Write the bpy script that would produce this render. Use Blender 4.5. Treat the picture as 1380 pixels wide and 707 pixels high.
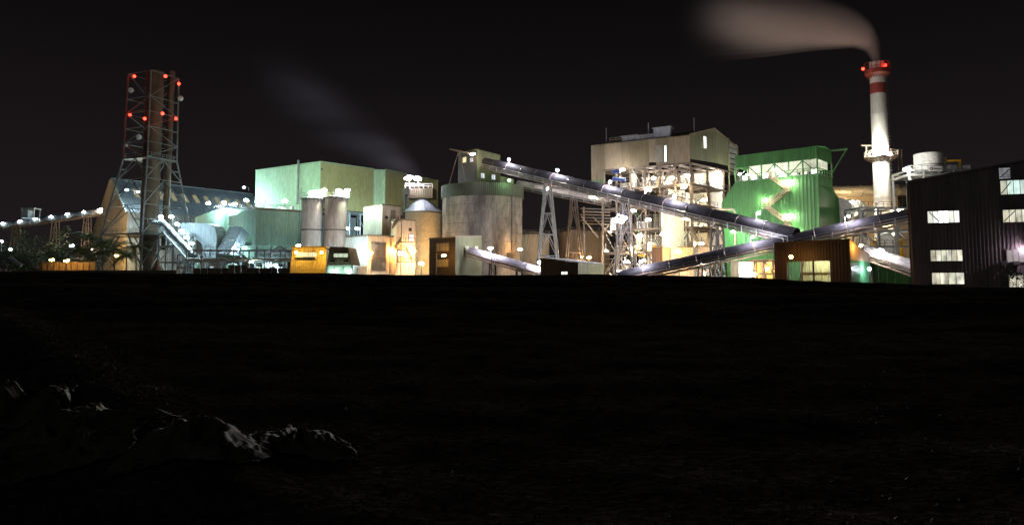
import bpy, bmesh, math, random
from mathutils import Vector, Matrix, noise

for o in list(bpy.data.objects):
    bpy.data.objects.remove(o)
scene = bpy.context.scene
COL = scene.collection
R = random.Random(7)
rad = math.radians

# ------------------------------------------------------------------ camera
F, CX, CY = 1000.0, 690.0, 301.0            # focal length and optical centre, in photograph pixels
PITCH, ZC = rad(4.8), 3.0
SP, CP = math.sin(PITCH), math.cos(PITCH)
cam_d = bpy.data.cameras.new('camera')
cam = bpy.data.objects.new('camera', cam_d)
COL.objects.link(cam)
cam.location = (0, 0, ZC)
cam.rotation_euler = (math.pi / 2 + PITCH, 0, 0)
cam_d.sensor_width = 36.0
cam_d.lens = 36.0 * F / 1380.0
cam_d.shift_y = (CY - 353.5) / 1380.0
cam_d.clip_start = 0.1
cam_d.clip_end = 6000
scene.camera = cam

# ------------------------------------------------------------------ night sky and faint added fill light
world = bpy.data.worlds.new('World')
scene.world = world
world.use_nodes = True
wn, wl = world.node_tree.nodes, world.node_tree.links
wn.clear()
w_out = wn.new('ShaderNodeOutputWorld')
w_add = wn.new('ShaderNodeAddShader')
w_sky = wn.new('ShaderNodeTexSky')
w_sky.sky_type = 'NISHITA'
w_sky.sun_disc = False
FILL_EL, FILL_ROT = rad(28), rad(215)
w_sky.sun_elevation = FILL_EL
w_sky.sun_rotation = FILL_ROT
w_b1 = wn.new('ShaderNodeBackground')
w_b1.inputs['Strength'].default_value = 0.00006
w_b2 = wn.new('ShaderNodeBackground')          # sky glow of the town and the plant on the night air
w_b2.inputs['Color'].default_value = (1.0, 0.77, 0.84, 1)
w_b2.inputs['Strength'].default_value = 1.0
w_tc = wn.new('ShaderNodeTexCoord')
w_sp = wn.new('ShaderNodeSeparateXYZ')
wl.new(w_tc.outputs['Generated'], w_sp.inputs[0])
w_ab = wn.new('ShaderNodeMath')
w_ab.operation = 'ABSOLUTE'
wl.new(w_sp.outputs['Z'], w_ab.inputs[0])
w_mr = wn.new('ShaderNodeMapRange')              # light-polluted air: brighter towards the horizon, all the way round
w_mr.interpolation_type = 'SMOOTHSTEP'
w_mr.inputs['From Min'].default_value = 0.0
w_mr.inputs['From Max'].default_value = 0.42
w_mr.inputs['To Min'].default_value = 0.0105
w_mr.inputs['To Max'].default_value = 0.0024
wl.new(w_ab.outputs[0], w_mr.inputs['Value'])
wl.new(w_mr.outputs[0], w_b2.inputs['Strength'])
wl.new(w_sky.outputs[0], w_b1.inputs['Color'])
wl.new(w_b1.outputs[0], w_add.inputs[0])
wl.new(w_b2.outputs[0], w_add.inputs[1])
wl.new(w_add.outputs[0], w_out.inputs['Surface'])
fill_sun_d = bpy.data.lights.new('fill_sun', 'SUN')  # sun lamp added as faint fill for coal and sheets; its source is unseen
fill_sun_d.energy = 0.065
fill_sun_d.angle = rad(0.5)
fill_sun_d.color = (0.85, 0.92, 1.0)
fill_sun = bpy.data.objects.new('fill_sun', fill_sun_d)
COL.objects.link(fill_sun)
fill_sun.rotation_euler = (math.pi / 2 - FILL_EL, 0, math.pi - FILL_ROT)

scene.render.engine = 'CYCLES'
cy = scene.cycles
cy.use_denoising = True
cy.use_light_tree = True
cy.max_bounces = 6
cy.diffuse_bounces = 3
cy.glossy_bounces = 2
cy.transmission_bounces = 2
cy.volume_bounces = 2
cy.sample_clamp_indirect = 4.0
cy.sample_clamp_direct = 0.0
cy.volume_step_rate = 2.0
cy.volume_max_steps = 96
cy.caustics_reflective = False
cy.caustics_refractive = False
vs = scene.view_settings
vs.view_transform = 'Standard'
vs.look = 'None'
vs.exposure = 0.3
vs.gamma = 1.0
vs.use_curve_mapping = False

# ------------------------------------------------------------------ photograph pixel -> place in the world
def P(px, py, Y):
    xc, yc = (px - CX) / F, (CY - py) / F
    t = Y / (CP - yc * SP)
    return Vector((xc * t, Y, ZC + t * (SP + yc * CP)))
def Z(py, Y):
    return P(CX, py, Y).z
def YZ(py, z):
    yc = (CY - py) / F
    return (z - ZC) * (CP - yc * SP) / (SP + yc * CP)
def G(px, Y, py=330):
    v = P(px, py, Y)
    return Vector((v.x, v.y, 0))
def hit(px, py, A, B):
    xc, yc = (px - CX) / F, (CY - py) / F
    d = Vector((xc, CP - yc * SP, SP + yc * CP))
    nx, ny = -(B.y - A.y), (B.x - A.x)
    t = (nx * A.x + ny * A.y) / (nx * d.x + ny * d.y)
    return Vector((d.x * t, d.y * t, ZC + d.z * t))
def up(v, z):
    return Vector((v.x, v.y, z))

# ------------------------------------------------------------------ materials
MATS = {}
def mat(name, col, rough=0.6, metal=0.0, var=0.3, scale=0.25, streak=1.0, fine=0.2, spec=0.4, bump=0.0):
    if name in MATS:
        return MATS[name]
    m = bpy.data.materials.new(name)
    m.use_nodes = True
    n, l = m.node_tree.nodes, m.node_tree.links
    b = n['Principled BSDF']
    b.inputs['Roughness'].default_value = rough
    b.inputs['Metallic'].default_value = metal
    b.inputs['Specular IOR Level'].default_value = spec
    geo = n.new('ShaderNodeNewGeometry')
    mp = n.new('ShaderNodeMapping')
    mp.inputs['Scale'].default_value = (scale, scale, scale / streak)
    l.new(geo.outputs['Position'], mp.inputs['Vector'])
    nz = n.new('ShaderNodeTexNoise')
    nz.inputs['Scale'].default_value = 1.0
    nz.inputs['Detail'].default_value = 5.0
    nz.inputs['Roughness'].default_value = 0.65
    l.new(mp.outputs[0], nz.inputs['Vector'])
    nf = n.new('ShaderNodeTexNoise')
    nf.inputs['Scale'].default_value = 9.0
    nf.inputs['Detail'].default_value = 3.0
    l.new(mp.outputs[0], nf.inputs['Vector'])
    r1 = n.new('ShaderNodeMapRange')
    r1.inputs['From Min'].default_value = 0.3
    r1.inputs['From Max'].default_value = 0.7
    r1.inputs['To Min'].default_value = 1.0 - var
    r1.inputs['To Max'].default_value = 1.0 + var * 0.45
    l.new(nz.outputs['Fac'], r1.inputs['Value'])
    r2 = n.new('ShaderNodeMapRange')
    r2.inputs['From Min'].default_value = 0.3
    r2.inputs['From Max'].default_value = 0.7
    r2.inputs['To Min'].default_value = 1.0 - fine
    r2.inputs['To Max'].default_value = 1.0 + fine
    l.new(nf.outputs['Fac'], r2.inputs['Value'])
    mu = n.new('ShaderNodeMath')
    mu.operation = 'MULTIPLY'
    l.new(r1.outputs[0], mu.inputs[0])
    l.new(r2.outputs[0], mu.inputs[1])
    vm = n.new('ShaderNodeVectorMath')
    vm.operation = 'SCALE'
    vm.inputs[0].default_value = col
    l.new(mu.outputs[0], vm.inputs['Scale'])
    l.new(vm.outputs[0], b.inputs['Base Color'])
    if bump:
        bp = n.new('ShaderNodeBump')
        bp.inputs['Strength'].default_value = bump
        bp.inputs['Distance'].default_value = 0.1
        l.new(nf.outputs['Fac'], bp.inputs['Height'])
        l.new(bp.outputs[0], b.inputs['Normal'])
    MATS[name] = m
    return m

def glow(name, col, strength, var=0.0):
    if name in MATS:
        return MATS[name]
    m = bpy.data.materials.new(name)
    m.use_nodes = True
    n, l = m.node_tree.nodes, m.node_tree.links
    b = n['Principled BSDF']
    b.inputs['Base Color'].default_value = (0.05, 0.05, 0.05, 1)
    b.inputs['Emission Color'].default_value = (*col, 1)
    b.inputs['Emission Strength'].default_value = strength
    if var:
        geo = n.new('ShaderNodeNewGeometry')
        mp = n.new('ShaderNodeMapping')
        mp.inputs['Scale'].default_value = (1.3, 1.3, 0.6)
        l.new(geo.outputs['Position'], mp.inputs['Vector'])
        nz = n.new('ShaderNodeTexNoise')
        nz.inputs['Scale'].default_value = 1.0
        nz.inputs['Detail'].default_value = 4.0
        l.new(mp.outputs[0], nz.inputs['Vector'])
        r = n.new('ShaderNodeMapRange')
        r.inputs['From Min'].default_value = 0.3
        r.inputs['From Max'].default_value = 0.7
        r.inputs['To Min'].default_value = strength * (1 - var)
        r.inputs['To Max'].default_value = strength * (1 + var)
        l.new(nz.outputs['Fac'], r.inputs['Value'])
        l.new(r.outputs[0], b.inputs['Emission Strength'])
    MATS[name] = m
    return m

M_mint = mat('mint_cladding', (0.44, 0.60, 0.40), 0.5, var=0.14, streak=8, scale=0.5)
M_green = mat('green_cladding', (0.045, 0.165, 0.040), 0.5, var=0.3, streak=10, scale=0.8, fine=0.2)
M_dkgreen = mat('dark_green_cladding', (0.03, 0.14, 0.06), 0.5, var=0.25, streak=8, scale=0.6)
M_teal = mat('teal_cladding', (0.27, 0.42, 0.32), 0.5, var=0.2, streak=10, scale=0.6)
M_olive = mat('olive_cladding', (0.12, 0.135, 0.065), 0.55, var=0.25, streak=8, scale=0.5)
M_tan = mat('tan_cladding', (0.165, 0.132, 0.085), 0.55, var=0.2, streak=8, scale=0.5)
M_tan2 = mat('pale_tan_cladding', (0.205, 0.165, 0.112), 0.55, var=0.2, streak=8, scale=0.5)
M_tan3 = mat('brown_tan_cladding', (0.135, 0.112, 0.065), 0.55, var=0.22, streak=8, scale=0.5)
M_brown = mat('brown_cladding', (0.085, 0.058, 0.04), 0.55, var=0.3, streak=8, scale=0.5)
M_dark = mat('dark_cladding', (0.20, 0.165, 0.15), 0.6, var=0.4, streak=12, scale=0.5)
M_beige = mat('beige_cladding', (0.60, 0.50, 0.36), 0.55, var=0.18, streak=8, scale=0.4)
M_white = mat('white_cladding', (0.70, 0.68, 0.62), 0.5, var=0.15, streak=6, scale=0.4)
M_greyblue = mat('grey_cladding', (0.27, 0.30, 0.32), 0.45, var=0.25, streak=6, scale=0.4)
M_concrete = mat('concrete', (0.33, 0.305, 0.28), 0.85, var=0.75, streak=3.5, scale=0.22, fine=0.25)
M_silo = mat('stained_silo_steel', (0.60, 0.55, 0.51), 0.6, var=0.5, streak=7, scale=0.55, fine=0.2)
M_rust = mat('rusty_flue', (0.10, 0.06, 0.037), 0.7, var=0.5, streak=6, scale=0.45, fine=0.25)
M_steel = mat('galvanised_steel', (0.26, 0.27, 0.27), 0.5, 0.2, var=0.3)
M_dksteel = mat('dark_steel', (0.10, 0.095, 0.09), 0.5, 0.2, var=0.3)
M_brsteel = mat('brown_steel', (0.14, 0.105, 0.08), 0.55, 0.1, var=0.3)
M_framesteel = mat('frame_brown_steel', (0.085, 0.062, 0.046), 0.6, 0.0, var=0.3)
M_redsteel = mat('red_oxide_steel', (0.30, 0.07, 0.05), 0.5, 0.0, var=0.3)
M_hood = mat('conveyor_hood_metal', (0.026, 0.025, 0.029), 0.75, 0.0, var=0.55, scale=0.9, spec=0.1)
M_chimney = mat('chimney_white_paint', (0.72, 0.71, 0.66), 0.6, var=0.16, streak=10, scale=0.6)
M_redband = mat('chimney_red_paint', (0.33, 0.06, 0.045), 0.6, var=0.25)
M_creampaint = mat('cream_paint', (0.74, 0.66, 0.48), 0.6, var=0.15)
M_whitepaint = mat('white_paint', (0.8, 0.8, 0.76), 0.5, var=0.1)
M_yellow = mat('yellow_paint', (0.75, 0.42, 0.02), 0.5, var=0.15)
M_blue = mat('blue_paint', (0.03, 0.06, 0.20), 0.5, var=0.15)
M_duct = mat('silver_duct', (0.55, 0.53, 0.46), 0.4, 0.4, var=0.25)
M_coal = mat('coal', (0.050, 0.038, 0.031), 0.95, var=0.6, scale=0.8, fine=0.5, spec=0.0, bump=0.6)
M_lump = mat('coal_lump', (0.05, 0.042, 0.036), 0.7, var=0.4, scale=5, spec=0.05)
M_tarp = mat('black_tarpaulin', (0.06, 0.054, 0.04), 0.6, var=0.6, scale=3.0, spec=0.1)
M_ground = mat('yard_concrete', (0.16, 0.14, 0.12), 0.9, var=0.4, scale=0.1)
M_leaf = mat('leaf_green', (0.04, 0.065, 0.022), 0.6, var=0.5, scale=2.0)
M_palm = mat('palm_green', (0.05, 0.09, 0.03), 0.55, var=0.5, scale=2.0)
M_bark = mat('bark', (0.13, 0.09, 0.06), 0.9, var=0.4, scale=3)
M_heap = mat('brown_heap', (0.12, 0.07, 0.045), 0.95, var=0.4, scale=1.2)
M_glassdk = mat('dark_window_glass', (0.03, 0.03, 0.035), 0.15, var=0.2, spec=0.8)

COOL, WHITE, WARM, SODIUM, RED = (0.60, 0.88, 1.0), (1.0, 0.96, 0.85), (1.0, 0.80, 0.50), (1.0, 0.47, 0.10), (1.0, 0.03, 0.015)
MINTL = (0.70, 1.0, 0.80)
VIOLET = (0.88, 0.84, 1.0)

# ------------------------------------------------------------------ object helpers
W = {}
def place(o, parent, wm):
    W[o] = wm
    if parent is not None:
        o.parent = parent
        o.matrix_basis = W[parent].inverted() @ wm
    else:
        o.matrix_basis = wm
    COL.objects.link(o)
    return o
def meta(o, label=None, cat=None, group=None, kind=None):
    if label: o['label'] = label
    if cat: o['category'] = cat
    if group: o['group'] = group
    if kind: o['kind'] = kind
    return o
def thing(name, label, cat, loc, group=None):
    o = bpy.data.objects.new(name, None)
    o.empty_display_size = 0.5
    place(o, None, Matrix.Translation(loc))
    return meta(o, label, cat, group)
def mesh(name, verts, faces, m, parent=None, smooth=False):
    vs_ = [Vector(v) for v in verts]
    n = len(vs_)
    org = Vector((sum(v.x for v in vs_) / n, sum(v.y for v in vs_) / n, min(v.z for v in vs_)))
    me = bpy.data.meshes.new(name)
    me.from_pydata([v - org for v in vs_], [], faces)
    if smooth:
        me.polygons.foreach_set('use_smooth', [True] * len(me.polygons))
    me.materials.append(m)
    return place(bpy.data.objects.new(name, me), parent, Matrix.Translation(org))
UNIT = {}
def unit(kind, m):
    k = (kind, m.name)
    if k in UNIT:
        return UNIT[k]
    me = bpy.data.meshes.new(kind + '_' + m.name)
    bm = bmesh.new()
    if kind == 'box':
        bmesh.ops.create_cube(bm, size=1.0)
    elif kind == 'rod':
        bmesh.ops.create_cone(bm, cap_ends=True, segments=8, radius1=1, radius2=1, depth=1)
    elif kind == 'bulb':
        bmesh.ops.create_icosphere(bm, subdivisions=2, radius=1)
    bm.to_mesh(me)
    bm.free()
    if kind in ('rod', 'bulb'):
        me.polygons.foreach_set('use_smooth', [len(p.vertices) == 4 or kind == 'bulb' for p in me.polygons])
    me.materials.append(m)
    UNIT[k] = me
    return me
def basis(d, upv=Vector((0, 0, 1))):
    z = d.normalized()
    x = upv.cross(z)
    if x.length < 1e-4:
        x = Vector((1, 0, 0)).cross(z)
        if x.length < 1e-4:
            x = Vector((0, 1, 0)).cross(z)
    x.normalize()
    y = z.cross(x)
    return x, y, z
def mx(x, y, z, loc):
    return Matrix(((x.x, y.x, z.x, loc.x), (x.y, y.y, z.y, loc.y), (x.z, y.z, z.z, loc.z), (0, 0, 0, 1)))
def bar(name, p, q, r, m, parent, shape='box', r2=None):
    p, q = Vector(p), Vector(q)
    d = q - p
    if d.length < 1e-3:
        return None
    x, y, z = basis(d)
    r2 = r if r2 is None else r2
    k = 2 if shape == 'box' else 1
    wm = mx(x * r * k, y * r2 * k, z * d.length, (p + q) / 2)
    return place(bpy.data.objects.new(name, unit(shape, m)), parent, wm)
def box(name, c, size, m, parent=None, ax=None):
    """box with its base centre at c; ax = horizontal direction of its x side"""
    ax = (ax or Vector((1, 0, 0))).normalized()
    ay = Vector((-ax.y, ax.x, 0))
    sx, sy, sz = size
    wm = mx(ax * sx, ay * sy, Vector((0, 0, sz)), Vector(c) + Vector((0, 0, sz / 2)))
    return place(bpy.data.objects.new(name, unit('box', m)), parent, wm)
def lathe(name, c, prof, m, parent=None, seg=40, smooth=True):
    c = Vector(c)
    v, f = [], []
    for r, z in prof:
        for k in range(seg):
            a = 2 * math.pi * k / seg
            v.append(c + Vector((r * math.cos(a), r * math.sin(a), z)))
    for j in range(len(prof) - 1):
        for k in range(seg):
            f.append((j * seg + k, j * seg + (k + 1) % seg, (j + 1) * seg + (k + 1) % seg, (j + 1) * seg + k))
    o = mesh(name, v, f, m, parent)
    if smooth:
        # shade smooth only round the axis: keep profile corners crisp
        o.data.polygons.foreach_set('use_smooth', [True] * len(o.data.polygons))
        o.data.set_sharp_from_angle(angle=rad(35))
    return o
def tube(name, pts, r, m, parent=None, seg=12, closed_ends=True):
    pts = [Vector(p) for p in pts]
    rs = r if isinstance(r, (list, tuple)) else [r] * len(pts)
    v, f = [], []
    for i, p in enumerate(pts):
        d = pts[min(i + 1, len(pts) - 1)] - pts[max(i - 1, 0)]
        x, y, z = basis(d)
        for k in range(seg):
            a = 2 * math.pi * k / seg
            v.append(p + x * rs[i] * math.cos(a) + y * rs[i] * math.sin(a))
    for j in range(len(pts) - 1):
        for k in range(seg):
            f.append((j * seg + k, j * seg + (k + 1) % seg, (j + 1) * seg + (k + 1) % seg, (j + 1) * seg + k))
    if closed_ends:
        f.append(tuple(range(seg))[::-1])
        f.append(tuple((len(pts) - 1) * seg + k for k in range(seg)))
    o = mesh(name, v, f, m, parent, True)
    o.data.set_sharp_from_angle(angle=rad(50))
    return o
def corr(name, a, b, c, d, m, parent, pitch=0.7, depth=0.07):
    """ribbed sheet: a-b bottom edge, d-c top edge, ribs run from bottom to top"""
    a, b, c, d = Vector(a), Vector(b), Vector(c), Vector(d)
    nrm = (b - a).cross(d - a)
    if nrm.length < 1e-6:
        nrm = (c - b).cross(d - a)
    nrm.normalize()
    mid = (a + b + c + d) / 4
    if nrm.dot(Vector((0, 0, ZC)) - mid) < 0:
        nrm.negate()
    n = max(2, int(max((b - a).length, (c - d).length) / pitch))
    us, of = [], []
    for i in range(n):
        for t, q in ((0.0, 0), (0.55, 0), (0.66, 1), (0.89, 1)):
            us.append((i + t) / n)
            of.append(q * depth)
    us.append(1.0); of.append(0)
    v = []
    for u, q in zip(us, of):
        v.append(a.lerp(b, u) + nrm * q)
        v.append(d.lerp(c, u) + nrm * q)
    f = [(2 * i, 2 * i + 2, 2 * i + 3, 2 * i + 1) for i in range(len(us) - 1)]
    return mesh(name, v, f, m, parent)
def wall(parent, A, B, z0, zA, zB, m, pitch=0.7, depth=0.07, name='wall', z0b=None):
    return corr(name, up(A, z0), up(B, z0 if z0b is None else z0b), up(B, zB), up(A, zA), m, parent, pitch, depth)
def poly(name, pts, m, parent, thick=0.15, off=None):
    """solid plate from a planar outline"""
    pts = [Vector(p) for p in pts]
    if off is None:
        nrm = (pts[1] - pts[0]).cross(pts[2] - pts[0]).normalized()
        off = nrm * thick
    n = len(pts)
    v = pts + [p + off for p in pts]
    f = [tuple(range(n))[::-1], tuple(range(n, 2 * n))]
    f += [(i, (i + 1) % n, n + (i + 1) % n, n + i) for i in range(n)]
    return mesh(name, v, f, m, parent)
def facing(A, B):
    n = Vector((-(B.y - A.y), B.x - A.x, 0)).normalized()
    if n.dot(-Vector((A.x, A.y, 0))) < 0:
        n.negate()
    return n
def window(parent, A, B, px0, py0, px1, py1, pane, frame=None, n=1, proud=0.16, fw=0.1, name='window', rows=1):
    """framed opening on the vertical wall A-B between two photograph corners; each pane its own piece"""
    frame = frame or M_dksteel
    p0, p1 = hit(px0, (py0 + py1) / 2, A, B), hit(px1, (py0 + py1) / 2, A, B)
    pm = (p0 + p1) / 2
    zt = hit((px0 + px1) / 2, py0, A, B).z
    zb = hit((px0 + px1) / 2, py1, A, B).z
    return window_at(parent, p0, p1, zb, zt, pane, frame, n, proud, fw, name, rows)
def window_at(parent, p0, p1, zb, zt, pane, frame, n=1, proud=0.16, fw=0.1, name='window', rows=1):
    nr = facing(p0, p1)
    t = (p1 - p0); t.z = 0
    L = t.length
    t.normalize()
    v, f = [], []
    def slab(u0, u1, z0, z1):
        k = len(v)
        for q in (0.0, proud):
            for (u, z) in ((u0, z0), (u1, z0), (u1, z1), (u0, z1)):
                v.append(up(p0, 0) + t * u + nr * q + Vector((0, 0, z)))
        f.extend([(k, k + 1, k + 2, k + 3), (k + 4, k + 5, k + 6, k + 7), (k, k + 1, k + 5, k + 4), (k + 1, k + 2, k + 6, k + 5), (k + 2, k + 3, k + 7, k + 6), (k + 3, k, k + 4, k + 7)])
    slab(-fw, L + fw, zb - fw, zb); slab(-fw, L + fw, zt, zt + fw)
    slab(-fw, 0, zb, zt); slab(L, L + fw, zb, zt)
    mull = fw * 0.5
    for i in range(1, n):
        slab(L * i / n - mull / 2, L * i / n + mull / 2, zb, zt)
    for j in range(1, rows):
        zz = zb + (zt - zb) * j / rows
        slab(0, L, zz - mull / 2, zz + mull / 2)
    w = mesh(name, v, f, frame, parent)
    panes = pane if isinstance(pane, (list, tuple)) else [pane]
    for i in range(n):
        u0, u1 = L * i / n, L * (i + 1) / n
        q = nr * (0.085 + 0.012 * ((i * 7) % 3))
        pv = [up(p0, zb) + t * u0 + q, up(p0, zb) + t * u1 + q, up(p0, zt) + t * u1 + q, up(p0, zt) + t * u0 + q]
        mesh('pane', pv, [(0, 1, 2, 3)], panes[i % len(panes)], w)
    return w
def handrail(parent, pts, m, h=1.1, step=2.0, r=0.05):
    pts = [Vector(p) for p in pts]
    for a, b in zip(pts, pts[1:]):
        bar('handrail', a + Vector((0, 0, h)), b + Vector((0, 0, h)), r, m, parent)
        bar('handrail', a + Vector((0, 0, h * 0.55)), b + Vector((0, 0, h * 0.55)), r * 0.8, m, parent)
        n = max(1, int((b - a).length / step))
        for i in range(n + 1):
            p = a.lerp(b, i / n)
            bar('rail_post', p, p + Vector((0, 0, h)), r, m, parent)
LAMP_GAIN = 10.5
def lamp(pos, col, s, label, group, r=0.45, anchor=None, m_pole=None, name='floodlight', cap=True):
    """a lamp head with a glowing lens, a metal hood and an arm or pole to what carries it"""
    pos = Vector(pos)
    r *= 0.88
    t = thing(name, label, 'lamp', Vector(anchor) if anchor is not None else pos, group)
    e = glow('lamp_%s_%g_%g' % ('_'.join('%02d' % int(c * 99) for c in col), s, r), col, 60.0 * s * (0.3 if col == RED else LAMP_GAIN) * (0.45 / r) ** 2)
    if r >= 0.28 and col != RED:      # split into three lenses, shaped as an irregular glare spot
        k_ = r * 0.577
        j_ = (pos.x * 7.3 + pos.z * 3.1) % 1.0
        for ox, oz, q_ in ((-.62 - .25 * j_, .05 - .3 * j_, 1.05), (.55 + .2 * j_, -.12 + .3 * j_, .95), (-.05 + .4 * (j_ - .5), .5 - .9 * j_, 1.0)):
            place(bpy.data.objects.new('lens', unit('bulb', e)), t, Matrix.Translation(pos + Vector((ox * r, .1 * oz, oz * r))) @ Matrix.Diagonal((k_ * q_ * 1.15, k_ * q_ * .8, k_ * q_ * .85, 1)))
    else:
        place(bpy.data.objects.new('lens', unit('bulb', e)), t, Matrix.Translation(pos) @ Matrix.Diagonal((r, r, r, 1)))
    if cap:
        lathe('lamp_hood', pos + Vector((0, 0, r * 0.72)), [(r * 0.85, 0), (r * 0.7, r * 0.3), (r * 0.3, r * 0.5), (0.01, r * 0.52)], m_pole or M_dksteel, t, 12)
    if anchor is not None:
        a = Vector(anchor)
        top = pos + Vector((0, 0, r * 1.1)) if cap else pos
        if a.z > pos.z - 0.2:
            bar('arm', a, top, 0.07, m_pole or M_dksteel, t, 'rod')
        else:
            back = Vector((0.0, r * 1.3, 0))
            bar('pole', a, up(a, pos.z + r), 0.08, m_pole or M_dksteel, t, 'rod')
            bar('arm', up(a, pos.z + r), top, 0.06, m_pole or M_dksteel, t, 'rod')
    return t
ORD = ['first', 'second', 'third', 'fourth', 'fifth', 'sixth', 'seventh', 'eighth', 'ninth', 'tenth']

def conveyor(name, p0, p1, w, h, label, cat='conveyor', group=None, hood=None, steel=None, seg=5.0, posts=3.0, rails=True):
    """inclined belt gallery: rounded hood panels, trough, truss chords, walkway with handrail on the near side"""
    hood, steel = hood or M_hood, steel or M_brsteel
    p0, p1 = Vector(p0), Vector(p1)
    d = (p1 - p0).normalized()
    L = (p1 - p0).length
    s = d.cross(Vector((0, 0, 1))).normalized()
    if s.y > 0:
        s = -s
    u = s.cross(d)
    if u.z < 0:
        u = -u
    t = thing(name, label, cat, up(p0, 0), group)
    # hood panel shared by all segments
    n = max(2, int(L / seg)); sl = L / n
    v, f = [], []
    K = 10
    for i, q in enumerate((0.0, sl - 0.14)):
        for k in range(K + 1):
            a = math.pi * k / K
            v.append((q, math.cos(a) * w / 2, max(0, math.sin(a)) ** .8 * h * 0.62))
        for k in range(K + 1):
            a = math.pi * (K - k) / K
            v.append((q, math.cos(a) * (w / 2 - 0.06), math.sin(a) * (h * 0.62 - 0.06)))
    m2 = 2 * (K + 1)
    for k in range(m2):
        f.append((k, (k + 1) % m2, m2 + (k + 1) % m2, m2 + k))
    f.append(tuple(range(m2))); f.append(tuple(range(m2, 2 * m2))[::-1])
    me = bpy.data.meshes.new('hood_panel')
    me.from_pydata(v, [], f)
    me.materials.append(hood)
    me.polygons.foreach_set('use_smooth', [len(p.vertices) == 4 for p in me.polygons])
    me.set_sharp_from_angle(angle=rad(40))
    for i in range(n):
        lift = 0.035 * ((i * 5) % 3)
        place(bpy.data.objects.new('hood_panel', me), t, mx(d, s, u, p0 + d * (i * sl) - u * (h * 0.1 - lift)))
    def pt(x, y, z):
        return p0 + d * x + s * y + u * z
    for i in range(1, n):      # raised straps over the joints
        pv_ = None
        for k in range(7):
            a = math.pi * k / 6
            q_ = pt(i * sl - 0.07, math.cos(a) * (w / 2 + .03), max(0, math.sin(a)) ** .8 * (h * .62 + .05) - h * .1)
            if pv_ is not None:
                bar('strap', pv_, q_, 0.05, steel, t)
            pv_ = q_
    bar('trough', pt(0, 0, -h * 0.22), pt(L, 0, -h * 0.22), w * 0.46, M_dksteel, t, 'box', h * 0.1)
    for y in (-w * 0.5, w * 0.5):
        bar('chord', pt(0, y, -h * 0.5), pt(L, y, -h * 0.5), 0.1, steel, t)
        bar('chord', pt(0, y, -h * 0.16), pt(L, y, -h * 0.16), 0.09, steel, t)
    nb = max(2, int(L / 4))
    for i in range(nb):
        x0, x1 = L * i / nb, L * (i + 1) / nb
        za, zb = (-h * 0.5, -h * 0.16) if i % 2 else (-h * 0.16, -h * 0.5)
        bar('brace', pt(x0, w * 0.5, za), pt(x1, w * 0.5, zb), 0.06, steel, t)
    if rails:
        y0 = w * 0.5 + 0.1
        bar('walkway', pt(0, y0 + 0.4, -h * 0.52), pt(L, y0 + 0.4, -h * 0.52), 0.4, steel, t, 'box', 0.05)
        np_ = max(2, int(L / posts))
        for i in range(np_ + 1):
            x = L * i / np_
            bar('rail_post', pt(x, y0 + 0.8, -h * 0.52), pt(x, y0 + 0.8, -h * 0.52) + Vector((0, 0, 1.15)), 0.05, M_steel, t)
        for hh in (0.6, 1.15):
            bar('handrail', pt(0, y0 + 0.8, -h * 0.52) + Vector((0, 0, hh)), pt(L, y0 + 0.8, -h * 0.52) + Vector((0, 0, hh)), 0.035, M_steel, t)
    return t, pt, L

def trestle(top, half_top, half_base, label, group, m=None, depth=2.4, ties=4, r=0.22, ax=None):
    """two A-frames side by side carrying a conveyor"""
    m = m or M_steel
    top = Vector(top)
    ax = (ax or Vector((1, 0.12, 0))).normalized()
    ay = Vector((-ax.y, ax.x, 0))
    t = thing('trestle', label, 'trestle', up(top, 0), group)
    H = top.z
    for k in (-1, 1):
        o = ay * (k * depth / 2)
        la, lb = up(top, 0) - ax * half_base + o, up(top, 0) + ax * half_base + o
        ta, tb = top - ax * half_top + o, top + ax * half_top + o
        bar('leg', la, ta, r, m, t, 'rod'); bar('leg', lb, tb, r, m, t, 'rod')
        prev = None
        for i in range(1, ties + 1):
            q = i / (ties + 0.4)
            a, b = la.lerp(ta, q), lb.lerp(tb, q)
            bar('tie', a, b, r * 0.45, m, t)
            if prev:
                mid = (a + b) / 2
                bar('brace', prev[0], mid, r * 0.35, m, t); bar('brace', prev[1], mid, r * 0.35, m, t)
            prev = (a, b)
    bar('cap_beam', top - ax * (half_top + 0.4), top + ax * (half_top + 0.4), 0.25, m, t)
    return t

def steel_frame(parent, O, ax, ay, nx, ny, dx, dy, levels, m, r=0.2, brace=0.35, slab=None, rng=None):
    """columns and beams of a rectangular steel structure; O = ground corner"""
    rng = rng or R
    zt = levels[-1]
    pts = [[O + ax * (dx * i) + ay * (dy * j) for j in range(ny + 1)] for i in range(nx + 1)]
    for i in range(nx + 1):
        for j in range(ny + 1):
            bar('column', pts[i][j], up(pts[i][j], zt), r, m, parent)
    for z in levels:
        for j in range(ny + 1):
            bar('beam', up(pts[0][j], z), up(pts[nx][j], z), r * 0.8, m, parent, 'box', r * 1.1)
        for i in range(nx + 1):
            bar('beam', up(pts[i][0], z), up(pts[i][ny], z), r * 0.7, m, parent, 'box', r)
    zs = [0.0] + list(levels)
    for a, b in zip(zs, zs[1:]):
        for i in range(nx):
            if rng.random() < brace:
                p, q = pts[i][0], pts[i + 1][0]
                if rng.random() < 0.5: p, q = q, p
                bar('brace', up(p, a), up(q, b), r * 0.55, m, parent)
        for j in range(ny):
            if rng.random() < brace:
                p, q = pts[nx][j], pts[nx][j + 1]
                bar('brace', up(p, a), up(q, b), r * 0.55, m, parent)
    if slab:
        for z in levels[:-1]:
            c = (pts[0][0] + pts[nx][ny]) / 2
            box('floor_plate', up(c, z + r * 1.1), (dx * nx, dy * ny, 0.08), slab, parent, ax)
    return pts

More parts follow.
